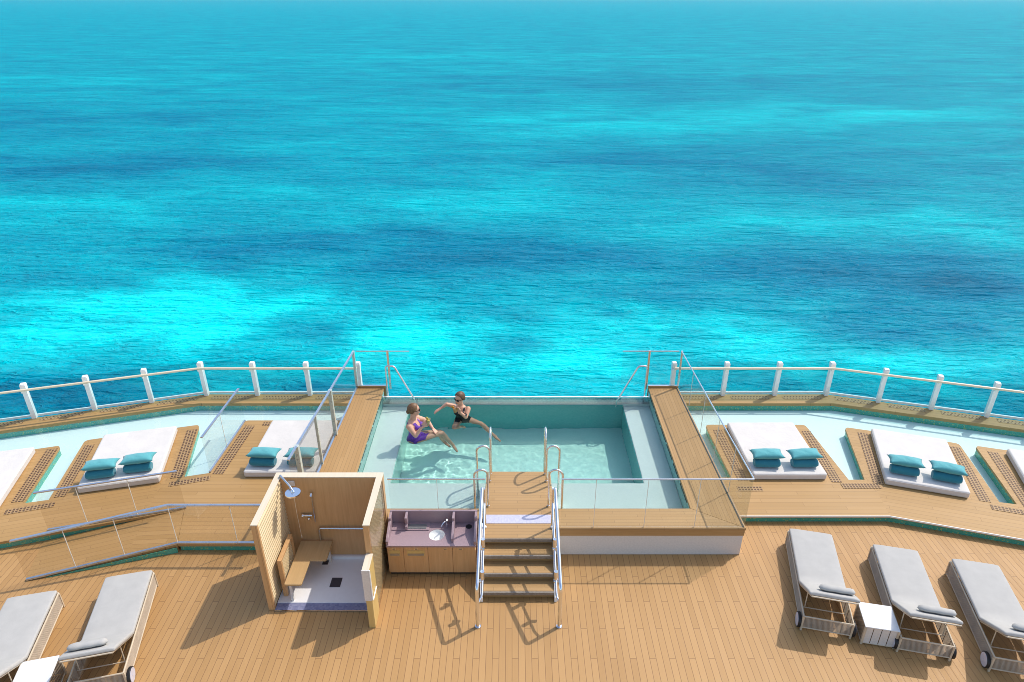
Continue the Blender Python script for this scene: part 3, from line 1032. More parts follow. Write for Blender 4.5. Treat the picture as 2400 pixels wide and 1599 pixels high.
for s, x, xt, lab in ((1, .655, .64, "right"), (-1, -.645, -.61, "left")):
    root = empty("stair_handrail", (x, 7.74, 0), 0, "steel handrail on the %s of the pool steps" % lab, "handrail")
    bm = NB()
    tube(bm, fillet([(x, 7.74, .012), (x, 7.74, .83), (xt, 9.28, 1.545), (xt, 9.32, 1.48)], .09), .031, 12)
    ob("rail_tube", bm, M['chrome'], root, smooth=True)
    xi = xt - s * .035
    bm = NB()
    tube(bm, fillet([(xi, 9.325, ZT + .02), (xi, 9.325, 1.50)], .05), .021, 10)
    ob("upper_post", bm, M['brass'], root, smooth=True)
    bm = NB()
    tube(bm, fillet([(x, 7.74, .50), (xi, 7.86, .55), (xi, 9.30, 1.19)], .06), .021, 10)
    ob("lower_tube", bm, M['steel'], root, smooth=True)
    bm = NB()
    for yy, zz in ((8.1, .72), (8.55, .98)):
        cyl(bm, (xi, yy, zz - .05), (xi, yy, zz + .11), .034, 12)
        cyl(bm, (x - s * .085, yy, zz - .1), (x + s * .02, yy, zz - .1), .03, 12)
    ob("clamp", bm, M['chrome'], root, smooth=True)
    bm = NB(); ball(bm, (xi, 9.30, ZT + .035), .028, 14, 8)
    ob("foot_knob", bm, M['white'], root, smooth=True)
    bm = NB(); cyl(bm, (x, 7.74, .001), (x, 7.74, .018), .047, 20)
    ob("floor_flange", bm, M['blue_steel'], root, smooth=True)
# grab hoops
grp = "bent steel grab hoops at the pool steps"


def hoop(x0, y0, x1, y1, zb0, zb1, zt, label):
    root = empty("grab_hoop", (x0, y0, zb0), 0, label, "grab rail", grp)
    bm = NB()
    a, b = Vector((x0, y0, zb0)), Vector((x1, y1, zb1))
    n = 10
    pts = [a]
    mid = Vector(((x0 + x1) / 2, (y0 + y1) / 2, 0)); hv = Vector(((x0 - x1) / 2, (y0 - y1) / 2, 0)); rad = hv.length
    for k in range(n + 1):
        an = math.pi * k / n
        pts.append(mid + hv * math.cos(an) + Vector((0, 0, zt - rad + rad * math.sin(an))))
    pts.append(b)
    tube(bm, pts, .0215, 12)
    ob("hoop_tube", bm, M['brass'], root, smooth=True)
    bm = NB()
    cyl(bm, (x0, y0, zb0), (x0, y0, zb0 + .03), .027, 14)
    cyl(bm, (x1, y1, zb1), (x1, y1, zb1 + .03), .027, 14)
    ob("foot_collar", bm, M['chrome'], root, smooth=True)


hoop(.57, 9.887, .813, 9.862, ZT + .002, ZS + .002, 1.482, "steel hoop nearest the steps on the right of the pier")
hoop(-.537, 9.887, -.78, 9.862, ZT + .002, ZS + .002, 1.482, "steel hoop nearest the steps on the left of the pier")
hoop(.565, 10.612, .803, 10.602, ZT + .002, ZS + .002, 1.479, "middle steel hoop on the right of the pier")
hoop(-.526, 10.612, -.77, 10.602, ZT + .002, ZS + .002, 1.479, "middle steel hoop on the left of the pier")
hoop(.55, 10.835, .55, 11.18, ZT + .002, ZB + .002, 1.589, "steel ladder hoop on the far right corner of the pier, seen edge on")
hoop(-.516, 10.835, -.516, 11.18, ZT + .002, ZB + .002, 1.589, "steel ladder hoop on the far left corner of the pier, seen edge on")

# ------------------------------------------------------------------ wash stand
v = empty("wash_stand", (-1.47, 8.83, 0), 0, "oak cabinet with pink stone top, partitions and round basin", "wash stand")
bm = NB(); box(bm, -2.235, 8.84, .07, -.72, 9.36, .575); ob("cabinet", bm, M['oak'], v, bevel=.003)
bm = NB(); box(bm, -2.215, 8.87, .002, -.74, 9.34, .068); ob("kick_plate", bm, M['dark'], v)
xs_ = [-2.233, -1.957, -1.537, -1.118, -.722]
for i in range(4):
    bm = NB(); box(bm, xs_[i] + .003, 8.826, .075, xs_[i + 1] - .003, 8.839, .652)
    d = ob("cabinet_door", bm, M['oak'], v, bevel=.002)
    cx = [-2.115, -1.735, -1.24, -.975][i]
    bm = NB(); box(bm, cx - .035, 8.822, .60, cx + .035, 8.8255, .625); ob("finger_pull", bm, M['steel'], d)
    bm = NB(); box(bm, cx - .024, 8.8195, .606, cx + .024, 8.8215, .616); ob("pull_slot", bm, M['dark'], d)
    if i < 2:
        a0, a1 = ((-2.20, -2.015), (-1.90, -1.595))[i]
        bm = NB(); box(bm, a0, 8.8225, .452, a1, 8.8255, .58); f = ob("hatch_frame", bm, M['oak_yellow'], d, bevel=.002)
        bm = NB(); box(bm, a0 + .012, 8.8195, .465, a1 - .012, 8.822, .51); ob("hatch_slot", bm, M['grey'], d)
# counter with a round hole
bm = NB()
cx, cyy, rr = -1.404, 9.085, .138
outer = [(-2.245, 8.815), (-.712, 8.815), (-.712, 9.40), (-2.245, 9.40)]
seg = 32
ring = [(cx + rr * math.cos(2 * math.pi * k / seg + .1), cyy + rr * math.sin(2 * math.pi * k / seg + .1)) for k in range(seg)]
bo = [bm.verts.new((x, y, .69)) for x, y in outer]; br = [bm.verts.new((x, y, .69)) for x, y in ring]
ee = [bm.edges.new((bo[i], bo[(i + 1) % 4])) for i in range(4)] + [bm.edges.new((br[i], br[(i + 1) % seg])) for i in range(seg)]
bmesh.ops.triangle_fill(bm, edges=ee, use_beauty=True)
ex = bmesh.ops.extrude_face_region(bm, geom=bm.faces[:])
bmesh.ops.translate(bm, verts=[g for g in ex['geom'] if isinstance(g, bmesh.types.BMVert)], vec=(0, 0, -.033))
ob("counter_top", bm, M['stone'], v)
bm = NB()
prev = None
for k in range(7):
    an = math.pi / 2 * k / 6
    r_, z_ = rr * math.cos(an) * .999, .685 - .09 * math.sin(an)
    cur = [bm.verts.new((cx + max(r_, .004) * math.cos(2 * math.pi * q / seg), cyy + max(r_, .004) * math.sin(2 * math.pi * q / seg), z_)) for q in range(seg)]
    if prev:
        for q in range(seg): bm.faces.new((prev[q], prev[(q + 1) % seg], cur[(q + 1) % seg], cur[q]))
    prev = cur
bm.faces.new(prev)
bm2 = bm
ob("sink_bowl", bm2, M['basin'], v, smooth='all')
bm = NB(); box(bm, -2.245, 9.385, .692, -.712, 9.43, .957); ob("splashback", bm, M['stone'], v, bevel=.003)


def partition(x, front):
    bm = NB()
    q = [(9.383, .692), (9.383, .955), (9.20, .955), (9.20, .90), (front + .05, .80), (front, .77), (front, .692)]
    lo = [bm.verts.new((x - .02, a, b)) for a, b in q]; hi = [bm.verts.new((x + .02, a, b)) for a, b in q]
    bm.faces.new(lo); bm.faces.new(list(reversed(hi)))
    for i in range(len(q)): bm.faces.new((lo[i], lo[(i + 1) % len(q)], hi[(i + 1) % len(q)], hi[i]))
    ob("partition", bm, M['stone'], v, bevel=.003)


partition(-2.225, 8.83); partition(-1.12, 8.90); partition(-.732, 8.83); partition(-1.945, 9.19)
bm = NB(); box(bm, -2.204, 9.19, .691, -1.55, 9.384, .708); ob("raised_ledge", bm, M['stone'], v, bevel=.003)
bm = NB(); box(bm, -1.92, 9.215, .709, -1.60, 9.33, .717); ob("towel_tray", bm, M['grey'], v, bevel=.002)
bm = NB(); cyl(bm, (-.86, 9.29, .6905), (-.86, 9.29, .696), .055, 24); ob("bin_hole", bm, M['black'], v, smooth=True)
tp = empty("tap", (-1.24, 9.27, .692), 0, "small white tap with a curved spout behind the round basin", "tap")
bm = NB(); cyl(bm, (-1.24, 9.27, .692), (-1.24, 9.27, .76), .017, 14)
tube(bm, fillet([(-1.24, 9.27, .76), (-1.24, 9.27, .83), (-1.29, 9.22, .85), (-1.33, 9.17, .80)], .03), .011, 10)
ob("spout", bm, M['chrome'], tp, smooth=True)
bm = NB(); box(bm, -1.255, 9.26, .835, -1.225, 9.31, .85); ob("lever", bm, M['white'], tp, bevel=.003)

# ------------------------------------------------------------------ shower cubicle
sh = empty("shower_cubicle", (-3.18, 8.08, 0), 0, "open topped oak shower cubicle with slatted left wall and tiled floor", "shower")
HW = 1.814
XL0, XL1, XR0, XR1, YF, YB0, YB1 = -4.10, -4.00, -2.385, -2.285, 8.065, 9.24, 9.365
bm = NB(); box(bm, XL0, YF, .002, XL1 - .03, YB0, HW - .022); ob("left_wall", bm, M['oak'], sh, bevel=.003)
bm = NB()
box(bm, XL1 - .028, YF, .002, XL1, YF + .05, HW - .024)
ob("front_stile", bm, M['oak'], sh, bevel=.003)
bm = NB()
nsl = 25
for k in range(nsl):
    z = .05 + k * (HW - .10) / nsl
    vs = box(bm, XL1 - .028, YF + .052, z, XL1 - .002, YB0 - .002, z + .046)
    for q in (5, 6): vs[q].co.z -= .018
ob("slats", bm, M['oak_light'], sh)
bm = NB(); box(bm, XL0, YB0 + .001, .002, XR1, YB1, HW - .022); ob("back_wall", bm, M['oak'], sh, bevel=.003)
bm = NB()
prism(bm, [(XL0 - .004, YF - .004), (XL1 + .004, YF - .004), (XL1 + .004, YB0), (XR0 - .004, YB0), (XR0 - .004, YF - .004), (XR1 + .004, YF - .004), (XR1 + .004, YB1 + .004), (XL0 - .004, YB1 + .004)], HW - .02, HW)
ob("capping", bm, M['cream'], sh, bevel=.004)
# right wall: frame, slats below, glossy pane outside
bm = NB()
box(bm, XR0, YF, .002, XR1 - .014, YF + .07, HW - .022)
box(bm, XR0, YB0 - .07, .002, XR1 - .014, YB0 - .001, HW - .022)
box(bm, XR0, YF + .071, HW - .10, XR1 - .014, YB0 - .071, HW - .022)
box(bm, XR0, YF + .071, .002, XR1 - .014, YB0 - .071, .07)
ob("right_frame", bm, M['oak'], sh, bevel=.003)
bm = NB()
box(bm, XR0, YF + .071, .072, XR0 + .03, YB0 - .072, HW - .102)
ob("right_panel", bm, M['oak'], sh)
bm = NB()
for k in range(24):
    z = .08 + k * (HW - .20) / 24
    vs = box(bm, XR0 + .035, YF + .072, z, XR1 - .026, YB0 - .072, z + .046)
    for q in (1, 2, 5, 6): vs[q].co.z -= .010
ob("slats", bm, M['oak_light'], sh)
bm = NB(); box(bm, XR1 - .010, YF + .002, .02, XR1 - .002, YB1 - .01, HW - .024); ob("glass_pane", bm, M['glass_mirror'], sh)
# floor
bm = NB(); box(bm, XL1 + .002, 8.20, .002, XR0 - .002, YB0 - .002, .032); ob("floor_tray", bm, M['tray'], sh)
bm = NB(); box(bm, XL1 + .002, 8.055, .002, XR0 - .002, 8.198, .020); ob("threshold", bm, M['blue_tile'], sh)
bm = NB(); box(bm, XL1 + .002, 8.035, .002, XR0 - .002, 8.053, .024); ob("threshold_edge", bm, M['steel'], sh)
bm = NB(); box(bm, -3.215, 8.53, .033, -3.035, 8.74, .037); ob("drain_grate", bm, M['slate'], sh)
bm = NB(); box(bm, -3.47, 9.05, .033, -3.37, 9.15, .037); ob("small_drain", bm, M['slate'], sh)
bm = NB(); box(bm, XL1 + .002, YB0 - .05, .033, XR0 - .002, YB0 - .003, .09); ob("tiled_upstand", bm, M['tray'], sh)
# wing wall in front of the right wall
bm = NB(); box(bm, XR0 + .005, 7.715, .002, XR1 + .005, YF - .006, 1.235); ob("wing_wall", bm, M['oak_yellow'], sh, bevel=.004)
bm = NB(); box(bm, XR0 - .004, 7.690, .62, XR1 + .008, 7.713, 1.25)
ob("towel_panel", bm, M['stucco'], sh, bevel=.003)
bm = NB(); box(bm, XR0, 7.706, 1.2365, XR1 + .012, YF - .01, 1.252); ob("wing_capping", bm, M['cream'], sh, bevel=.003)
bm = NB(); tube(bm, fillet([(XR1 + .02, 7.70, 1.25), (XR1 + .02, 7.70, .62), (XR1 + .02, 7.99, .62)], .03), .011, 8)
ob("towel_rod", bm, M['white'], sh, smooth=True)
# bench, screen, grab bar, fittings
bn = empty("shower_bench", (-3.68, 8.7, .033), 0, "L-shaped pale oak seat in the corner of the shower", "bench")
bm = NB()
prism(bm, rounded([(-3.82, 8.175), (-3.535, 8.175), (-3.535, 8.72), (-3.26, 8.72), (-3.26, 9.185), (-3.82, 9.185)], .03, 4, {0, 1, 3}), .43, .465)
ob("seat", bm, M['seat'], bn, bevel=.005)
for x, y in ((-3.75, 8.25), (-3.33, 9.12), (-3.75, 9.12)):
    bm = NB(); box(bm, x - .02, y - .02, .034, x + .02, y + .02, .428); ob("leg", bm, M['stucco'], bn, bevel=.003)
ss = empty("slatted_backrest", (-3.88, 8.64, .033), 0, "slatted oak backrest panel standing between seat and left wall", "backrest")
bm = NB()
box(bm, -3.93, 8.33, .034, -3.86, 8.38, .78); box(bm, -3.93, 8.91, .034, -3.86, 8.96, .78); box(bm, -3.93, 8.33, .782, -3.86, 8.96, .82)
ob("frame", bm, M['oak'], ss, bevel=.003)
bm = NB()
for k in range(14):
    z = .12 + k * .046
    vs = box(bm, -3.915, 8.382, z, -3.885, 8.908, z + .03)
ob("slats", bm, M['oak_light'], ss)
gb = empty("grab_bar", (-3.47, 9.2, .33), 0, "bent steel grab bar on the shower's back wall", "grab bar")
bm = NB(); tube(bm, fillet([(-3.474, 9.238, .47), (-3.474, 9.19, .47), (-3.474, 9.19, .738), (-2.45, 9.19, .738), (-2.45, 9.238, .738)], .04), .017, 10)
ob("bar_tube", bm, M['steel'], gb, smooth=True)
hd = empty("overhead_shower", (-3.985, 9.22, 1.75), 0, "large round overhead shower on a diagonal arm", "shower head")
bm = NB(); tube(bm, fillet([(-4.01, 9.26, 1.80), (-3.99, 9.23, 1.86), (-3.76, 9.0, 1.80), (-3.72, 8.95, 1.77)], .03), .017, 10); ob("arm", bm, M['blue_steel'], hd, smooth=True)
bm = NB(); cyl(bm, (-3.70, 8.91, 1.735), (-3.70, 8.91, 1.76), .125, 36); cyl(bm, (-3.70, 8.91, 1.76), (-3.71, 8.93, 1.79), .03, 16); ob("rose", bm, M['chrome'], hd, smooth=True)
bm = NB(); box(bm, -3.88, 9.222, 1.64, -3.77, 9.238, 1.74); ob("wall_plate", bm, M['stucco'], hd, bevel=.003)
pc = empty("pull_cord", (-3.75, 9.1, .62), 0, "thin pale cord hanging under the overhead shower", "cord")
bm = NB(); tube(bm, [(-3.70, 8.93, 1.735), (-3.74, 9.02, 1.2), (-3.76, 9.10, .66)], .005, 6); ob("string", bm, M['cream'], pc)
bm = NB(); cyl(bm, (-3.76, 9.10, .66), (-3.76, 9.10, .62), .010, 10); ob("toggle", bm, M['cream'], pc)
hs = empty("hand_shower", (-3.52, 9.22, .86), 0, "slim hand shower on a wall rail with chrome mixer", "hand shower")
bm = NB(); tube(bm, [(-3.515, 9.215, 1.50), (-3.525, 9.215, .86)], .009, 8); ob("slide_rail", bm, M['chrome'], hs, smooth=True)
bm = NB(); cyl(bm, (-3.513, 9.17, 1.46), (-3.513, 9.20, 1.50), .028, 16); ob("spray_head", bm, M['chrome'], hs, smooth=True)
bm = NB(); tube(bm, [(-3.70, 9.20, 1.02), (-3.55, 9.20, 1.02)], .020, 12); ball(bm, (-3.715, 9.195, 1.02), .034, 14, 8); ball(bm, (-3.62, 9.195, .95), .026, 12, 8); ob("mixer", bm, M['chrome'], hs, smooth=True)


# ------------------------------------------------------------------ daybeds and cushions
def daybed_mesh():
    root = empty("daybed", (0, 0, ZP))
    bm = NB(); box(bm, -.755, -.965, .004, .755, .965, .155)
    ob("mattress", bm, M['mattress'], root, bevel=.035, local=True, smooth=True, seg=4)
    bm = NB()
    pts = [(-.752, -.962), (.752, -.962), (.752, .962), (-.752, .962)]
    for z in (.128,):
        tube(bm, [(-.72, -.966, z), (.72, -.966, z)], .004, 6)
        tube(bm, [(-.756, -.93, z), (-.756, .93, z)], .004, 6)
        tube(bm, [(.756, -.93, z), (.756, .93, z)], .004, 6)
    ob("piping", bm, M['mattress'], root, local=True)
    bm = NB(); box(bm, -.70, -.91, .0005, .70, .91, .0035); ob("base_mat", bm, M['dark'], root, local=True)
    return root


day = daybed_mesh()
beds = [(5.595, 12.215, 0, "white daybed without slope on the island nearest the pool's right screen"),
        (8.48, 11.80, R(-17), "white slanted daybed in the middle of the right-hand row"),
        (11.06, 11.03, R(-17), "white daybed cut off by the right picture edge"),
        (-4.87, 12.30, 0, "white daybed between the glass barrier and the left bench screen"),
        (-8.24, 11.92, R(13.5), "white slanted daybed in the middle of the left-hand row"),
        (-10.97, 11.10, R(13.5), "white daybed cut off by the left picture edge")]
for i, (x, y, a, lab) in enumerate(beds):
    o = day if i == 0 else copy_tree(day)
    o.location = (x, y, ZP); o.rotation_euler.z = a
    tag(o, lab, "daybed", "daybeds on the raised side decks")
ZM = ZP + .156


def towel_bm():
    bm = NB()
    n = 18
    # a rolled towel: flattened cylinder with an outer flap
    L = .52
    for k, (x0, x1) in enumerate(((-L / 2, L / 2),)):
        rings = []
        for s_ in range(13):
            tt = s_ / 12
            x = x0 + (x1 - x0) * tt
            e = min(tt, 1 - tt)
            sc_ = 1.0 if e > .08 else .80 + .20 * (e / .08) ** .5
            ring = []
            for q in range(n):
                an = 2 * math.pi * q / n
                rr_ = .098 * sc_ * (1 + .03 * math.sin(3 * an + 5 * tt))
                ring.append(bm.verts.new((x, 1.12 * rr_ * math.cos(an), .090 + .92 * rr_ * math.sin(an))))
            rings.append(ring)
        for a_, b_ in zip(rings[:-1], rings[1:]):
            for q in range(n): bm.faces.new((a_[q], a_[(q + 1) % n], b_[(q + 1) % n], b_[q]))
        bm.faces.new(list(reversed(rings[0]))); bm.faces.new(rings[-1])
    return bm


tw = ob("rolled_towel", towel_bm(), M['towel'], smooth=True, angle=60)
bm = NB(); pillow_bm(bm, .66, .34, .17)
pw = ob("pillow", bm, M['pillow'], smooth='all')
# positions on each bed, in the bed's own axes (x along, y depth)
spots = [(0, -.42, -.70, "left", "right-hand daybed nearest the pool"), (0, .36, -.70, "right", "right-hand daybed nearest the pool"),
         (1, -.40, -.68, "left", "middle right-hand daybed"), (1, .37, -.68, "right", "middle right-hand daybed"),
         (3, -.40, -.74, "left", "left-hand daybed nearest the pool"), (3, .38, -.74, "right", "left-hand daybed nearest the pool"),
         (4, -.36, -.70, "left", "middle left-hand daybed"), (4, .33, -.66, "right", "middle left-hand daybed")]
for i, (b, lx, lyy, wh, nm) in enumerate(spots):
    x, y, a, _ = beds[b]
    wx, wy = x + lx * math.cos(a) - lyy * math.sin(a), y + lx * math.sin(a) + lyy * math.cos(a)
    jit = random.uniform(-.05, .05)
    o = tw if i == 0 else tw.copy()
    if i: C.objects.link(o)
    o.location = (wx, wy, ZM + .002); o.rotation_euler = (0, 0, a + jit)
    tag(o, "dark teal rolled towel on %s half of the %s" % (wh, nm), "towel", "rolled towels on the daybeds")
    o = pw if i == 0 else pw.copy()
    if i: C.objects.link(o)
    o.location = (wx + .01 - .09 * math.sin(a), wy + .09 * math.cos(a), ZM + .25); o.rotation_euler = (R(-4), R(random.uniform(-3, 3)), a + jit * 1.5)
    tag(o, "pale aqua pillow on towel, %s half of the %s" % (wh, nm), "pillow", "pillows on the rolled towels")


# ------------------------------------------------------------------ sun loungers (local: y from 0 at the foot to -1.98 at the wheels)
def lounger():
    root = empty("sun_lounger", (0, 0, 0))
    W = .365
    FL = 1.98
    bm = NB()
    # mattress: flat part, then raised backrest
    hy, ang, bl, th = -1.31, R(33), .80, .075
    prof = [(0.0, .325), (hy, .325)]
    d = Vector((0, -math.cos(ang), math.sin(ang))); nrm = Vector((0, math.sin(ang), math.cos(ang)))
    nx_ = 8
    rows = []
    segs = []
    for k in range(9):
        segs.append((Vector((0, hy * k / 8, .325)), Vector((0, 0, 1)) if k < 8 else (Vector((0, 0, 1)) + nrm).normalized()))
    for k in range(1, 6):
        segs.append((Vector((0, hy, .325)) + d * bl * k / 5, nrm))
    for p, nn in segs:
        e0 = (p - segs[0][0]).length < .01 or p is segs[-1][0]
        t_ = th * (.86 if e0 else 1.0)
        ring = []
        for q in range(nx_ + 1):
            xx = -W + 2 * W * q / nx_
            crown = 1.0 if 0 < q < nx_ else .82
            ring.append(bm.verts.new(p + Vector((xx, 0, 0)) + nn * t_ * crown))
        for q in range(nx_, -1, -1):
            xx = -W + 2 * W * q / nx_
            ring.append(bm.verts.new(p + Vector((xx, 0, 0)) + nn * .004))
        rows.append(ring)
    for a_, b_ in zip(rows[:-1], rows[1:]):
        n_ = len(a_)
        for q in range(n_): bm.faces.new((a_[q], a_[(q + 1) % n_], b_[(q + 1) % n_], b_[q]))
    bm.faces.new(rows[0]); bm.faces.new(list(reversed(rows[-1])))
    ob("mattress", bm, M['lounge'], root, bevel=.02, local=True, smooth=True, seg=3, angle=50)
    # frame: top rails, legs, ends
    bm = NB()
    tr = .013
    for s in (1, -1):
        tube(bm, [(s * W, 0, .305), (s * W, -FL, .305)], tr, 8)
        tube(bm, [(s * W, -.01, .045), (s * W, -FL + .08, .045)], .010, 8)
    for y in (0, -FL):
        tube(bm, [(-W, y, .305), (W, y, .305)], tr, 8)
        tube(bm, [(-W, y, .07), (W, y, .07)], .010, 8)
    ob("frame", bm, M['wicker_pale'], root, local=True, smooth=True)
    for x, y in ((-W, -.005), (W, -.005), (-W, -FL + .005), (W, -FL + .005)):
        bm = NB(); box(bm, x - .014, y - .014, .003, x + .014, y + .014, .292); ob("leg", bm, M['wicker_pale'], root, local=True)
    for s in (1, -1):
        bm = NB()
        for k in range(10):
            z = .07 + k * .023
            tube(bm, [(s * (W + .001), -.02, z), (s * (W + .001), -FL + .02, z)], .0065, 5)
        for k in range(10):
            y = -.15 - k * .19
            tube(bm, [(s * (W - .014), y, .05), (s * (W - .014), y, .30)], .007, 5)
        ob("side_rods", bm, M['wicker'], root, local=True, smooth=True)
    for y in (-.002, -FL + .002):
        bm = NB()
        for k in range(10):
            z = .085 + k * .021
            tube(bm, [(-W + .02, y, z), (W - .02, y, z)], .0065, 5)
        for k in range(4):
            x = -.22 + k * .147
            tube(bm, [(x, y + (.014 if y < -1 else -.014), .06), (x, y + (.014 if y < -1 else -.014), .30)], .007, 5)
        ob("end_rods", bm, M['wicker'], root, local=True, smooth=True)
    bm = NB()
    for k in range(7):
        y = -.15 - k * .18
        tube(bm, [(-W, y, .312), (W, y, .312)], .009, 6)
    ob("bed_bars", bm, M['wicker'], root, local=True, smooth=True)
    # backrest frame and prop
    bm = NB()
    o0 = Vector((0, hy, .315)); tip = o0 + d * (bl + .01)
    for s in (1, -1):
        tube(bm, [(s * (W - .03), o0.y, o0.z), (s * (W - .03), tip.y, tip.z)], .011, 8)
        m = o0 + d * bl * .55
        tube(bm, [(s * (W - .06), m.y, m.z), (s * (W - .06), -1.70, .22)], .008, 8)
    tube(bm, [(-W + .03, tip.y, tip.z), (W - .03, tip.y, tip.z)], .012, 8)
    tube(bm, [(-W + .03, -1.70, .22), (W - .03, -1.70, .22)], .008, 8)
    for k in range(1, 5):
        m = o0 + d * bl * k / 5 - nrm * .004
        tube(bm, [(-W + .04, m.y, m.z), (W - .04, m.y, m.z)], .007, 6)
    ob("backrest_frame", bm, M['wicker_pale'], root, local=True, smooth=True)
    for s in (1, -1):
        bm = NB(); cyl(bm, (s * (W + .018), -FL + .10, .125), (s * (W + .060), -FL + .10, .125), .122, 32)
        wh = ob("wheel", bm, M['black'], root, local=True, smooth=True, bevel=.006)
        bm = NB(); cyl(bm, (s * (W + .061), -FL + .10, .125), (s * (W + .065), -FL + .10, .125), .104, 32)
        cyl(bm, (s * (W + .066), -FL + .10, .125), (s * (W + .070), -FL + .10, .125), .012, 10)
        ob("wheel_disc", bm, M['wheel'], wh, local=True, smooth=True)
    return root


lo0 = lounger()
lspots = [(5.31, 9.52, R(-13.2), "grey cushioned wheeled lounger left of the white cube table on the right"),
          (6.64, 9.115, R(-13.2), "grey cushioned wheeled lounger right of the white cube table on the right"),
          (7.84, 8.77, R(-13.2), "grey cushioned wheeled lounger cut off by the right picture edge"),
          (-6.53, 8.50, R(13.6), "grey cushioned wheeled lounger nearest the shower in the left corner"),
          (-7.88, 8.06, R(13.6), "grey cushioned wheeled lounger cut off by the left picture edge")]
bm = NB()
rings = []
for k in range(17):
    t_ = -1 + 2 * k / 16
    r_ = .060 * (1 - abs(t_) ** 7) ** .5 * (1 + .05 * math.sin(9 * t_)) + .001
    rings.append([bm.verts.new((.27 * t_, 1.35 * r_ * math.cos(2 * math.pi * q / 16), .95 * r_ * math.sin(2 * math.pi * q / 16) * (1 if q < 8 else .7))) for q in range(16)])
for A_, B_ in zip(rings[:-1], rings[1:]):
    for q in range(16): bm.faces.new((A_[q], A_[(q + 1) % 16], B_[(q + 1) % 16], B_[q]))
bm.faces.new(list(reversed(rings[0]))); bm.faces.new(rings[-1])
hp = ob("head_cushion", bm, M['lounge'], smooth='all')
for i, (x, y, a, lab) in enumerate(lspots):
    o = lo0 if i == 0 else copy_tree(lo0)
    o.location = (x, y, 0); o.rotation_euler.z = a
    tag(o, lab, "sun lounger", "grey sun loungers on the lower deck")
    c = hp if i == 0 else hp.copy()
    if i: C.objects.link(c)
    lv = Vector((.06 if x > 0 else -.04, -1.31, .325)) + Vector((0, -math.cos(R(33)), math.sin(R(33)))) * .64 + Vector((0, math.sin(R(33)), math.cos(R(33)))) * .118
    Mx = Matrix.Translation((x, y, 0)) @ Matrix.Rotation(a, 4, 'Z')
    c.location = Mx @ lv
    c.rotation_euler = (R(-33), 0, a)
    tag(c, "slim grey head cushion on the %s" % lab.replace("grey cushioned wheeled ", ""), "cushion", "head cushions on the loungers")


# ------------------------------------------------------------------ side tables
def side_table(loc, rz, label):
    root = empty("side_table", loc, rz, label, "side table", "white cube tables between loungers")
    T, B, H = .25, .235, .385
    bm = NB(); box(bm, -T, -T, H - .02, T, T, H); ob("table_top", bm, M['tabletop'], root, local=True, bevel=.006)
    for y0, nm in ((-B - .004, "front_slats"), (B - .004, "rear_slats")):
        bm = NB()
        for k in range(4):
            x0 = -B + k * 2 * B / 4 + .006; x1 = -B + (k + 1) * 2 * B / 4 - .006
            box(bm, x0, y0, .02, x1, y0 + .008, H - .022)
        ob(nm, bm, M['stucco'], root, local=True)
    for s in (1, -1):
        bm = NB()
        for k in range(13):
            y = -B + .02 + k * (2 * B - .04) / 12
            tube(bm, [(s * (T - .008), y, H - .022), (s * (B - .008), y, .02)], .0065, 5)
        ob("side_rods", bm, M['wicker'], root, local=True, smooth=True)
    for x in (-B, B):
        for y in (-B, B):
            bm = NB(); box(bm, x - .016, y - .016, .002, x + .016, y + .016, H - .022); ob("leg", bm, M['wicker_pale'], root, local=True)
    bm = NB()
    for s in (1, -1):
        tube(bm, [(-B, s * B, .03), (B, s * B, .03)], .010, 6); tube(bm, [(s * B, -B, .03), (s * B, B, .03)], .010, 6)
    ob("bottom_frame", bm, M['wicker_pale'], root, local=True, smooth=True)
    return root


side_table((5.625, 7.605, 0), R(-11.5), "white topped cube table with slatted front between the right-hand loungers")
side_table((-6.93, 6.60, 0), R(14), "white topped cube table between the left-hand loungers at the picture's lower edge")


# ------------------------------------------------------------------ swimmers
def capsule(bm, p0, r0, p1, r1, seg=14):
    a, b = Vector(p0), Vector(p1)
    t = (b - a).normalized()
    u = t.orthogonal().normalized(); v_ = t.cross(u)
    prof = []
    for k in range(1, 5):
        an = math.pi / 2 * (1 - k / 4.0)
        prof.append((a - t * r0 * math.sin(an), r0 * math.cos(an)))
    for k in range(1, 6):
        f = k / 6
        prof.append((a.lerp(b, f), r0 + (r1 - r0) * f))
    for k in range(0, 4):
        an = math.pi / 2 * k / 4.0
        prof.append((b + t * r1 * math.sin(an), r1 * math.cos(an)))
    rings = [[bm.verts.new(c + (u * math.cos(2 * math.pi * q / seg) + v_ * math.sin(2 * math.pi * q / seg)) * max(r, .0005)) for q in range(seg)] for c, r in prof]
    for A, B in zip(rings[:-1], rings[1:]):
        for q in range(seg): bm.faces.new((A[q], A[(q + 1) % seg], B[(q + 1) % seg], B[q]))
    bm.faces.new(list(reversed(rings[0]))); bm.faces.new(rings[-1])


def limb(bm, joints):
    for (p0, r0), (p1, r1) in zip(joints[:-1], joints[1:]): capsule(bm, p0, r0, p1, r1)


def torso(bm, secs):
    """secs: (centre, side vector, front vector, half width, half depth)"""
    n = 24
    rings = []
    for c, s, f, wv_, dv in secs:
        c, s, f = Vector(c), Vector(s).normalized(), Vector(f).normalized()
        rings.append([bm.verts.new(c + s * wv_ * math.cos(2 * math.pi * q / n) + f * dv * math.sin(2 * math.pi * q / n)) for q in range(n)])
    for A, B in zip(rings[:-1], rings[1:]):
        for q in range(n): bm.faces.new((A[q], A[(q + 1) % n], B[(q + 1) % n], B[q]))
    bm.faces.new(list(reversed(rings[0]))); bm.faces.new(rings[-1])


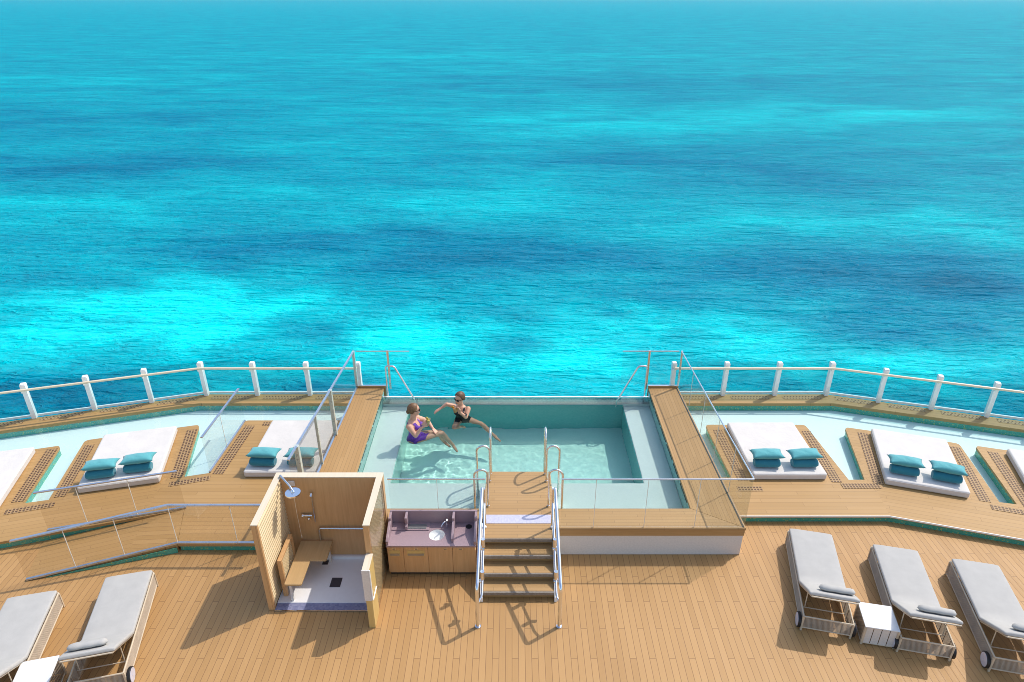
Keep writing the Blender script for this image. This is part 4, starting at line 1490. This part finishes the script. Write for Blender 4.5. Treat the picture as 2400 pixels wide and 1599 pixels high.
def hand(bm, wrist, dirv, palmn, S, curl=.5, thumb=1):
    """palm and five fingers; dirv along the hand, palmn out of the palm"""
    d = Vector(dirv).normalized(); n_ = Vector(palmn); n_ = (n_ - d * n_.dot(d)).normalized(); s = d.cross(n_)
    w_ = Vector(wrist)
    for k in range(4):
        a = w_ + s * (.012 - .018 * 1) * 0
        off = s * (-.030 + .020 * k) * S
        capsule(bm, w_ + off * .6 + d * .01 * S, .017 * S, w_ + off + d * .085 * S, .013 * S, 8)
    for k, ln in enumerate((.068, .078, .072, .055)):
        off = s * (-.030 + .020 * k) * S
        p = w_ + off + d * .088 * S
        dd = d.copy()
        for j in range(3):
            an = curl * (.5 + .35 * j)
            dd = (dd * math.cos(an) + n_ * math.sin(an)).normalized()
            q = p + dd * ln * S * (.45 if j == 0 else .30)
            capsule(bm, p, (.0105 - .001 * j) * S, q, (.0095 - .001 * j) * S, 8)
            p = q
    ts = -s * thumb
    p = w_ + ts * .02 * S + d * .025 * S
    q = p + (ts * .8 + d * .7 + n_ * .4).normalized() * .045 * S
    capsule(bm, p, .014 * S, q, .011 * S, 8)
    capsule(bm, q, .011 * S, q + (d * .8 + n_ * .7).normalized() * .035 * S, .009 * S, 8)


def head_mat(c, face, up):
    f = Vector(face).normalized(); u = Vector(up); u = (u - f * u.dot(f)).normalized(); s = f.cross(u)
    m = Matrix((s, f, u)).transposed().to_4x4()
    return Matrix.Translation(c) @ m       # local: x = person's right, y = face, z = up


def head(bm, hm, S):
    hm3 = hm
    def E(c, r):
        ball(bm, (0, 0, 0), r, 20, 14, Matrix.Translation(c))
    parts = []
    b0 = len(bm.verts)
    bm.verts.ensure_lookup_table()
    E((0, -.012 * S, .030 * S), (.074 * S, .094 * S, .088 * S))
    E((0, .026 * S, -.030 * S), (.058 * S, .062 * S, .080 * S))
    E((0, .052 * S, -.085 * S), (.030 * S, .028 * S, .026 * S))
    E((.036 * S, .052 * S, -.028 * S), (.024 * S, .024 * S, .024 * S))
    E((-.036 * S, .052 * S, -.028 * S), (.024 * S, .024 * S, .024 * S))
    E((0, .096 * S, -.022 * S), (.013 * S, .018 * S, .014 * S))
    E((0, .088 * S, .000 * S), (.010 * S, .014 * S, .028 * S))
    E((0, .082 * S, -.056 * S), (.024 * S, .012 * S, .007 * S))
    E((0, .078 * S, -.066 * S), (.020 * S, .012 * S, .007 * S))
    E((.074 * S, -.008 * S, -.004 * S), (.010 * S, .018 * S, .030 * S))
    E((-.074 * S, -.008 * S, -.004 * S), (.010 * S, .018 * S, .030 * S))
    bm.verts.ensure_lookup_table()
    for i in range(b0, len(bm.verts)): bm.verts[i].co = hm @ bm.verts[i].co


def bake_remesh(bm, voxel, smooth_it=4):
    me = bpy.data.meshes.new("tmp")
    bmesh.ops.recalc_face_normals(bm, faces=bm.faces[:])
    bm.to_mesh(me); bm.free()
    o = bpy.data.objects.new("tmp", me); C.objects.link(o)
    r = o.modifiers.new("r", 'REMESH'); r.mode = 'VOXEL'; r.voxel_size = voxel; r.adaptivity = 0
    s = o.modifiers.new("s", 'SMOOTH'); s.iterations = smooth_it; s.factor = .5
    dg = bpy.context.evaluated_depsgraph_get(); dg.update()
    ev = bpy.data.meshes.new_from_object(o.evaluated_get(dg))
    bpy.data.objects.remove(o); bpy.data.meshes.remove(me)
    return ev


def suit_from(me, test, off=.006):
    b = bmesh.new(); b.from_mesh(me); b.normal_update()
    kill = [f for f in b.faces if not test(f.calc_center_median())]
    nv = {v.index: v.normal.copy() for v in b.verts}
    for v in b.verts: v.co += v.normal * off
    bmesh.ops.delete(b, geom=kill, context='FACES')
    return b


def person(label, body, suit_test, suit_mat, skin, hairspec, hm, S, root_loc, shift):
    root = empty("person", root_loc, 0, label, "person")
    me = bake_remesh(body, .0075)
    b = suit_from(me, suit_test)
    bb = bmesh.new(); bb.from_mesh(me)
    ob("body", bb, M[skin], root, smooth='all').cycles.is_caustics_receiver = True
    ob("swimsuit", b, M[suit_mat], root, smooth='all').cycles.is_caustics_receiver = True
    bpy.data.meshes.remove(me)
    # hair: cap over the skull plus a knot, with combed ridges
    hb = NB()
    n0 = 0
    vs = ball(hb, (0, 0, 0), (.082 * S, .103 * S, .096 * S), 48, 30)
    for v in vs:
        p = v.co
        rid = 1 + .028 * math.sin(38 * math.atan2(p.x, p.z + .02) + 9 * p.y / S)
        v.co = Vector((p.x * rid, p.y * rid - .018 * S, p.z * rid + .032 * S))
    dele = [v for v in hb.verts if v.co.y > .045 * S + .5 * (v.co.z - .085 * S) or (v.co.z < -.03 * S and v.co.y > -.03 * S) or v.co.z < -.058 * S]
    bmesh.ops.delete(hb, geom=dele, context='VERTS')
    hb.transform(hm)
    hob = ob("hair", hb, M[hairspec[0]], root, smooth='all')
    so = hob.modifiers.new("thick", 'SOLIDIFY'); so.thickness = .012; so.offset = -1
    kb = NB()
    vs = ball(kb, (0, 0, 0), hairspec[2], 24, 16)
    for v in vs:
        p = v.co; q = 1 + .07 * math.sin(14 * math.atan2(p.x, p.z) + 20 * p.y)
        v.co = p * q + Vector(hairspec[1])
    kb.transform(hm)
    ob("hair_knot", kb, M[hairspec[0]], hob, smooth='all')
    gb_ = NB()
    for s in (1, -1):
        ball(gb_, (0, 0, 0), (.030 * S, .010 * S, .024 * S), 18, 10, Matrix.Translation((s * .034 * S, .084 * S, .010 * S)) @ Matrix.Rotation(s * -.35, 4, 'Z'))
        tube(gb_, [(s * .060 * S, .076 * S, .016 * S), (s * .080 * S, .03 * S, .016 * S), (s * .082 * S, -.02 * S, .008 * S)], .0045 * S, 6)
    tube(gb_, [(-.01 * S, .095 * S, .012 * S), (.01 * S, .095 * S, .012 * S)], .004 * S, 6)
    gb_.transform(hm)
    ob("sunglasses", gb_, M['lens'], root, smooth='all')
    root.location += Vector(shift)
    lb = NB(); ball(lb, (0, 0, 0), (.022 * S, .006 * S, .008 * S), 14, 8, Matrix.Translation((0, .0915 * S, -.060 * S)))
    lb.transform(hm); ob("lips", lb, M['lip'], root, smooth='all')
    return root


def V3(*a): return Vector(a)


# first swimmer: purple suit, seated in the water at the left side of the basin, turned to the right
S1 = 1.28
f1 = V3(.90, -.30, .0); s1 = V3(.32, .95, 0)    # s1: towards her left side
hip1 = V3(-2.20, 12.16, .555)
b1 = NB()
lean = V3(.02, 0, 1)
torso(b1, [(hip1 + V3(0, 0, -.12), s1, f1, .15, .12), (hip1, s1, f1, .205, .145), (hip1 + V3(.02, 0, .12), s1, f1, .165, .125), (hip1 + V3(.03, 0, .22), s1, f1, .150, .115),
           (hip1 + V3(.03, 0, .33), s1, f1, .175, .14), (hip1 + V3(.01, .0, .42), s1, f1, .185, .12), (hip1 + V3(-.01, 0, .485), s1, f1, .12, .085), (hip1 + V3(-.015, 0, .51), s1, f1, .07, .06)])
for k in (1, -1):
    ball(b1, hip1 + V3(.035, 0, .335) + f1 * .105 + s1 * k * .075, (.075, .07, .075), 16, 10)
neck1 = hip1 + V3(-.005, 0, .50)
hc1 = hip1 + V3(.045, .01, .735)
capsule(b1, neck1 - V3(0, 0, .03), .07, hc1 + V3(-.02, 0, -.10), .062)
hm1 = head_mat(hc1, V3(.88, .42, -.08), V3(-.05, 0, 1))
head(b1, hm1, S1)
shR = hip1 + V3(.0, 0, .435) - s1 * .185; shL = hip1 + V3(.0, 0, .435) + s1 * .185
elR, wrR = V3(-2.12, 11.90, .82), V3(-1.98, 11.985, .985)
limb(b1, [(shR, .066), (shR.lerp(elR, .5), .058), (elR, .047), (elR.lerp(wrR, .35), .045), (wrR, .030)])
hand(b1, wrR, V3(.55, .25, .65), V3(.3, .8, -.2), S1 * 1.05, .75, 1)
elL, wrL = V3(-1.93, 12.46, .83), V3(-1.80, 12.33, .70)
limb(b1, [(shL, .066), (shL.lerp(elL, .5), .057), (elL, .046), (elL.lerp(wrL, .35), .044), (wrL, .030)])
hand(b1, wrL, V3(.6, -.55, -.45), V3(0, -.2, -1), S1 * 1.05, .35, -1)
hR, hL = hip1 + V3(.03, -.10, -.02), hip1 + V3(.03, .10, -.02)
knR, anR = V3(-1.62, 12.32, .56), V3(-1.40, 12.40, -.12)
knL, anL = V3(-1.68, 12.46, .44), V3(-1.62, 12.55, -.12)
limb(b1, [(hR, .112), (hR.lerp(knR, .5), .096), (knR, .070), (knR.lerp(anR, .3), .066), (anR, .041)])
limb(b1, [(hL, .112), (hL.lerp(knL, .5), .096), (knL, .070), (knL.lerp(anL, .3), .066), (anL, .041)])
for an, dv in ((anR, V3(.55, -.75, -.35)), (anL, V3(.7, -.6, -.35))):
    dv = dv.normalized()
    limb(b1, [(an - dv * .03, .042), (an + dv * .10 + V3(0, 0, -.03), .042), (an + dv * .20 + V3(0, 0, -.045), .026)])


def suit1(c):
    r = c - hip1
    h = r.z
    side = r.dot(s1); fr_ = r.dot(f1)
    if c.y < 11.93 or h < -.10 or h > .47 or fr_ > .26: return False
    if abs(side) > .19: return False
    if h < .02: return fr_ < .10 - .4 * abs(side) + .1 or False
    if h < .30: return True
    strap = .05 < abs(side) < .115
    if fr_ > .02: return h < .40 - .10 * (abs(abs(side) - .08) > .05) or strap
    return h < .33 or strap


person("woman with light brown hair in a purple one-piece seated in the pool holding a drink", b1, suit1, 'purple', 'skin',
       ('hair', (0, -.105 * S1, -.015 * S1), (.036 * S1, .032 * S1, .038 * S1)), hm1, S1, (-2.2, 12.16, .36), (-.027, .161, -.108))

# second swimmer: black suit, facing the viewer, arm along the far edge
S2 = 1.16
f2 = V3(-.30, -.95, 0); s2 = V3(.95, -.30, 0)
hip2 = V3(-1.20, 13.02, .43)
b2 = NB()
torso(b2, [(hip2 + V3(0, 0, -.11), s2, f2, .15, .12), (hip2, s2, f2, .185, .13), (hip2 + V3(-.01, -.01, .12), s2, f2, .145, .11), (hip2 + V3(-.02, -.02, .21), s2, f2, .138, .105),
           (hip2 + V3(-.03, -.03, .31), s2, f2, .160, .125), (hip2 + V3(-.035, -.03, .39), s2, f2, .168, .108), (hip2 + V3(-.04, -.03, .445), s2, f2, .105, .075), (hip2 + V3(-.04, -.03, .47), s2, f2, .06, .055)])
for k in (1, -1):
    ball(b2, hip2 + V3(-.03, -.03, .315) + f2 * .095 + s2 * k * .07, (.07, .066, .07), 16, 10)
hc2 = hip2 + V3(-.07, -.05, .655)
capsule(b2, hip2 + V3(-.04, -.03, .43), .062, hc2 + V3(.01, .02, -.08), .055)
hm2 = head_mat(hc2, V3(-.62, -.78, -.12), V3(.08, 0, 1))
head(b2, hm2, S2)
shL2 = hip2 + V3(-.035, -.03, .40) + s2 * .170; shR2 = hip2 + V3(-.035, -.03, .40) - s2 * .170
el, wr = V3(-1.12, 12.77, .715), V3(-1.25, 12.735, .875)
limb(b2, [(shL2, .058), (shL2.lerp(el, .5), .051), (el, .042), (el.lerp(wr, .35), .040), (wr, .027)])
hand(b2, wr, V3(-.45, .05, .85), V3(-.3, -.9, 0), S2 * 1.05, .75, -1)
el, wr = V3(-1.56, 13.0, .915), V3(-1.70, 12.965, .825)
limb(b2, [(shR2, .058), (shR2.lerp(el, .5), .050), (el, .042), (el.lerp(wr, .35), .039), (wr, .027)])
hand(b2, wr, V3(-.75, -.2, -.45), V3(0, 0, -1), S2 * 1.05, .25, 1)
hR, hL = hip2 - s2 * .09 + V3(0, 0, -.03), hip2 + s2 * .09 + V3(0, 0, -.03)
kn, an = V3(-.80, 12.92, .27), V3(-.46, 12.70, -.12)
limb(b2, [(hL, .098), (hL.lerp(kn, .5), .083), (kn, .061), (kn.lerp(an, .3), .057), (an, .036)])
dv = V3(.6, -.5, -.5).normalized()
limb(b2, [(an - dv * .02, .036), (an + dv * .09, .036), (an + dv * .17, .022)])
kn, an = V3(-1.37, 12.64, .40), V3(-1.22, 12.98, .02)
limb(b2, [(hR, .098), (hR.lerp(kn, .5), .083), (kn, .061), (kn.lerp(an, .3), .057), (an, .036)])
dv = V3(.2, .5, -.8).normalized()
limb(b2, [(an - dv * .02, .036), (an + dv * .09 + V3(0, 0, -.03), .036), (an + dv * .17 + V3(0, 0, -.04), .022)])


def suit2(c):
    r = c - hip2
    h = r.z; side = r.dot(s2); fr_ = r.dot(f2)
    if h < -.10 or h > .44 or fr_ > .245 or abs(side) > .172: return False
    if h < .03: return fr_ < .15
    if h < .27: return True
    strap = .05 < abs(side) < .088
    if fr_ > .02: return h < .36 - .9 * max(0, .09 - abs(side)) or strap
    return h < .28 or strap


person("woman with dark hair, sunglasses and black swimsuit resting one arm along the water", b2, suit2, 'blacksuit', 'skin_b',
       ('hair_b', (-.01, -.115 * S2, -.05 * S2), (.034 * S2, .036 * S2, .05 * S2)), hm2, S2, (-1.2, 13.0, .2), (-.015, .171, -.109))


def drink(loc, tilt, label, col, orange):
    root = empty("drink_cup", loc, 0, label, "drink")
    mt = Matrix.Rotation(tilt, 4, 'Y')
    bm = NB(); tube(bm, [(0, 0, 0), (0, 0, .135)], [.036, .047], 20); bm.transform(mt); ob("cup", bm, M['cup'], root, local=True, smooth=True)
    bm = NB(); tube(bm, [(0, 0, .004), (0, 0, .10)], [.033, .042], 20); bm.transform(mt); ob("liquid", bm, M[col], root, local=True, smooth=True)
    bm = NB(); cyl(bm, (-.03, -.02, .145), (-.026, -.012, .148), .040, 20); bm.transform(mt); ob("fruit_slice", bm, M['orange' if orange else 'juice'], root, local=True, smooth=True)
    return root


drink((-1.865 - .027, 12.035 + .161, 1.03 - .108), .15, "yellow drink in a clear cup held by the woman in purple", 'juice', False)
drink((-1.345 - .015, 12.685 + .171, .905 - .109), -.12, "orange garnished drink held by the woman in black", 'orange', True)
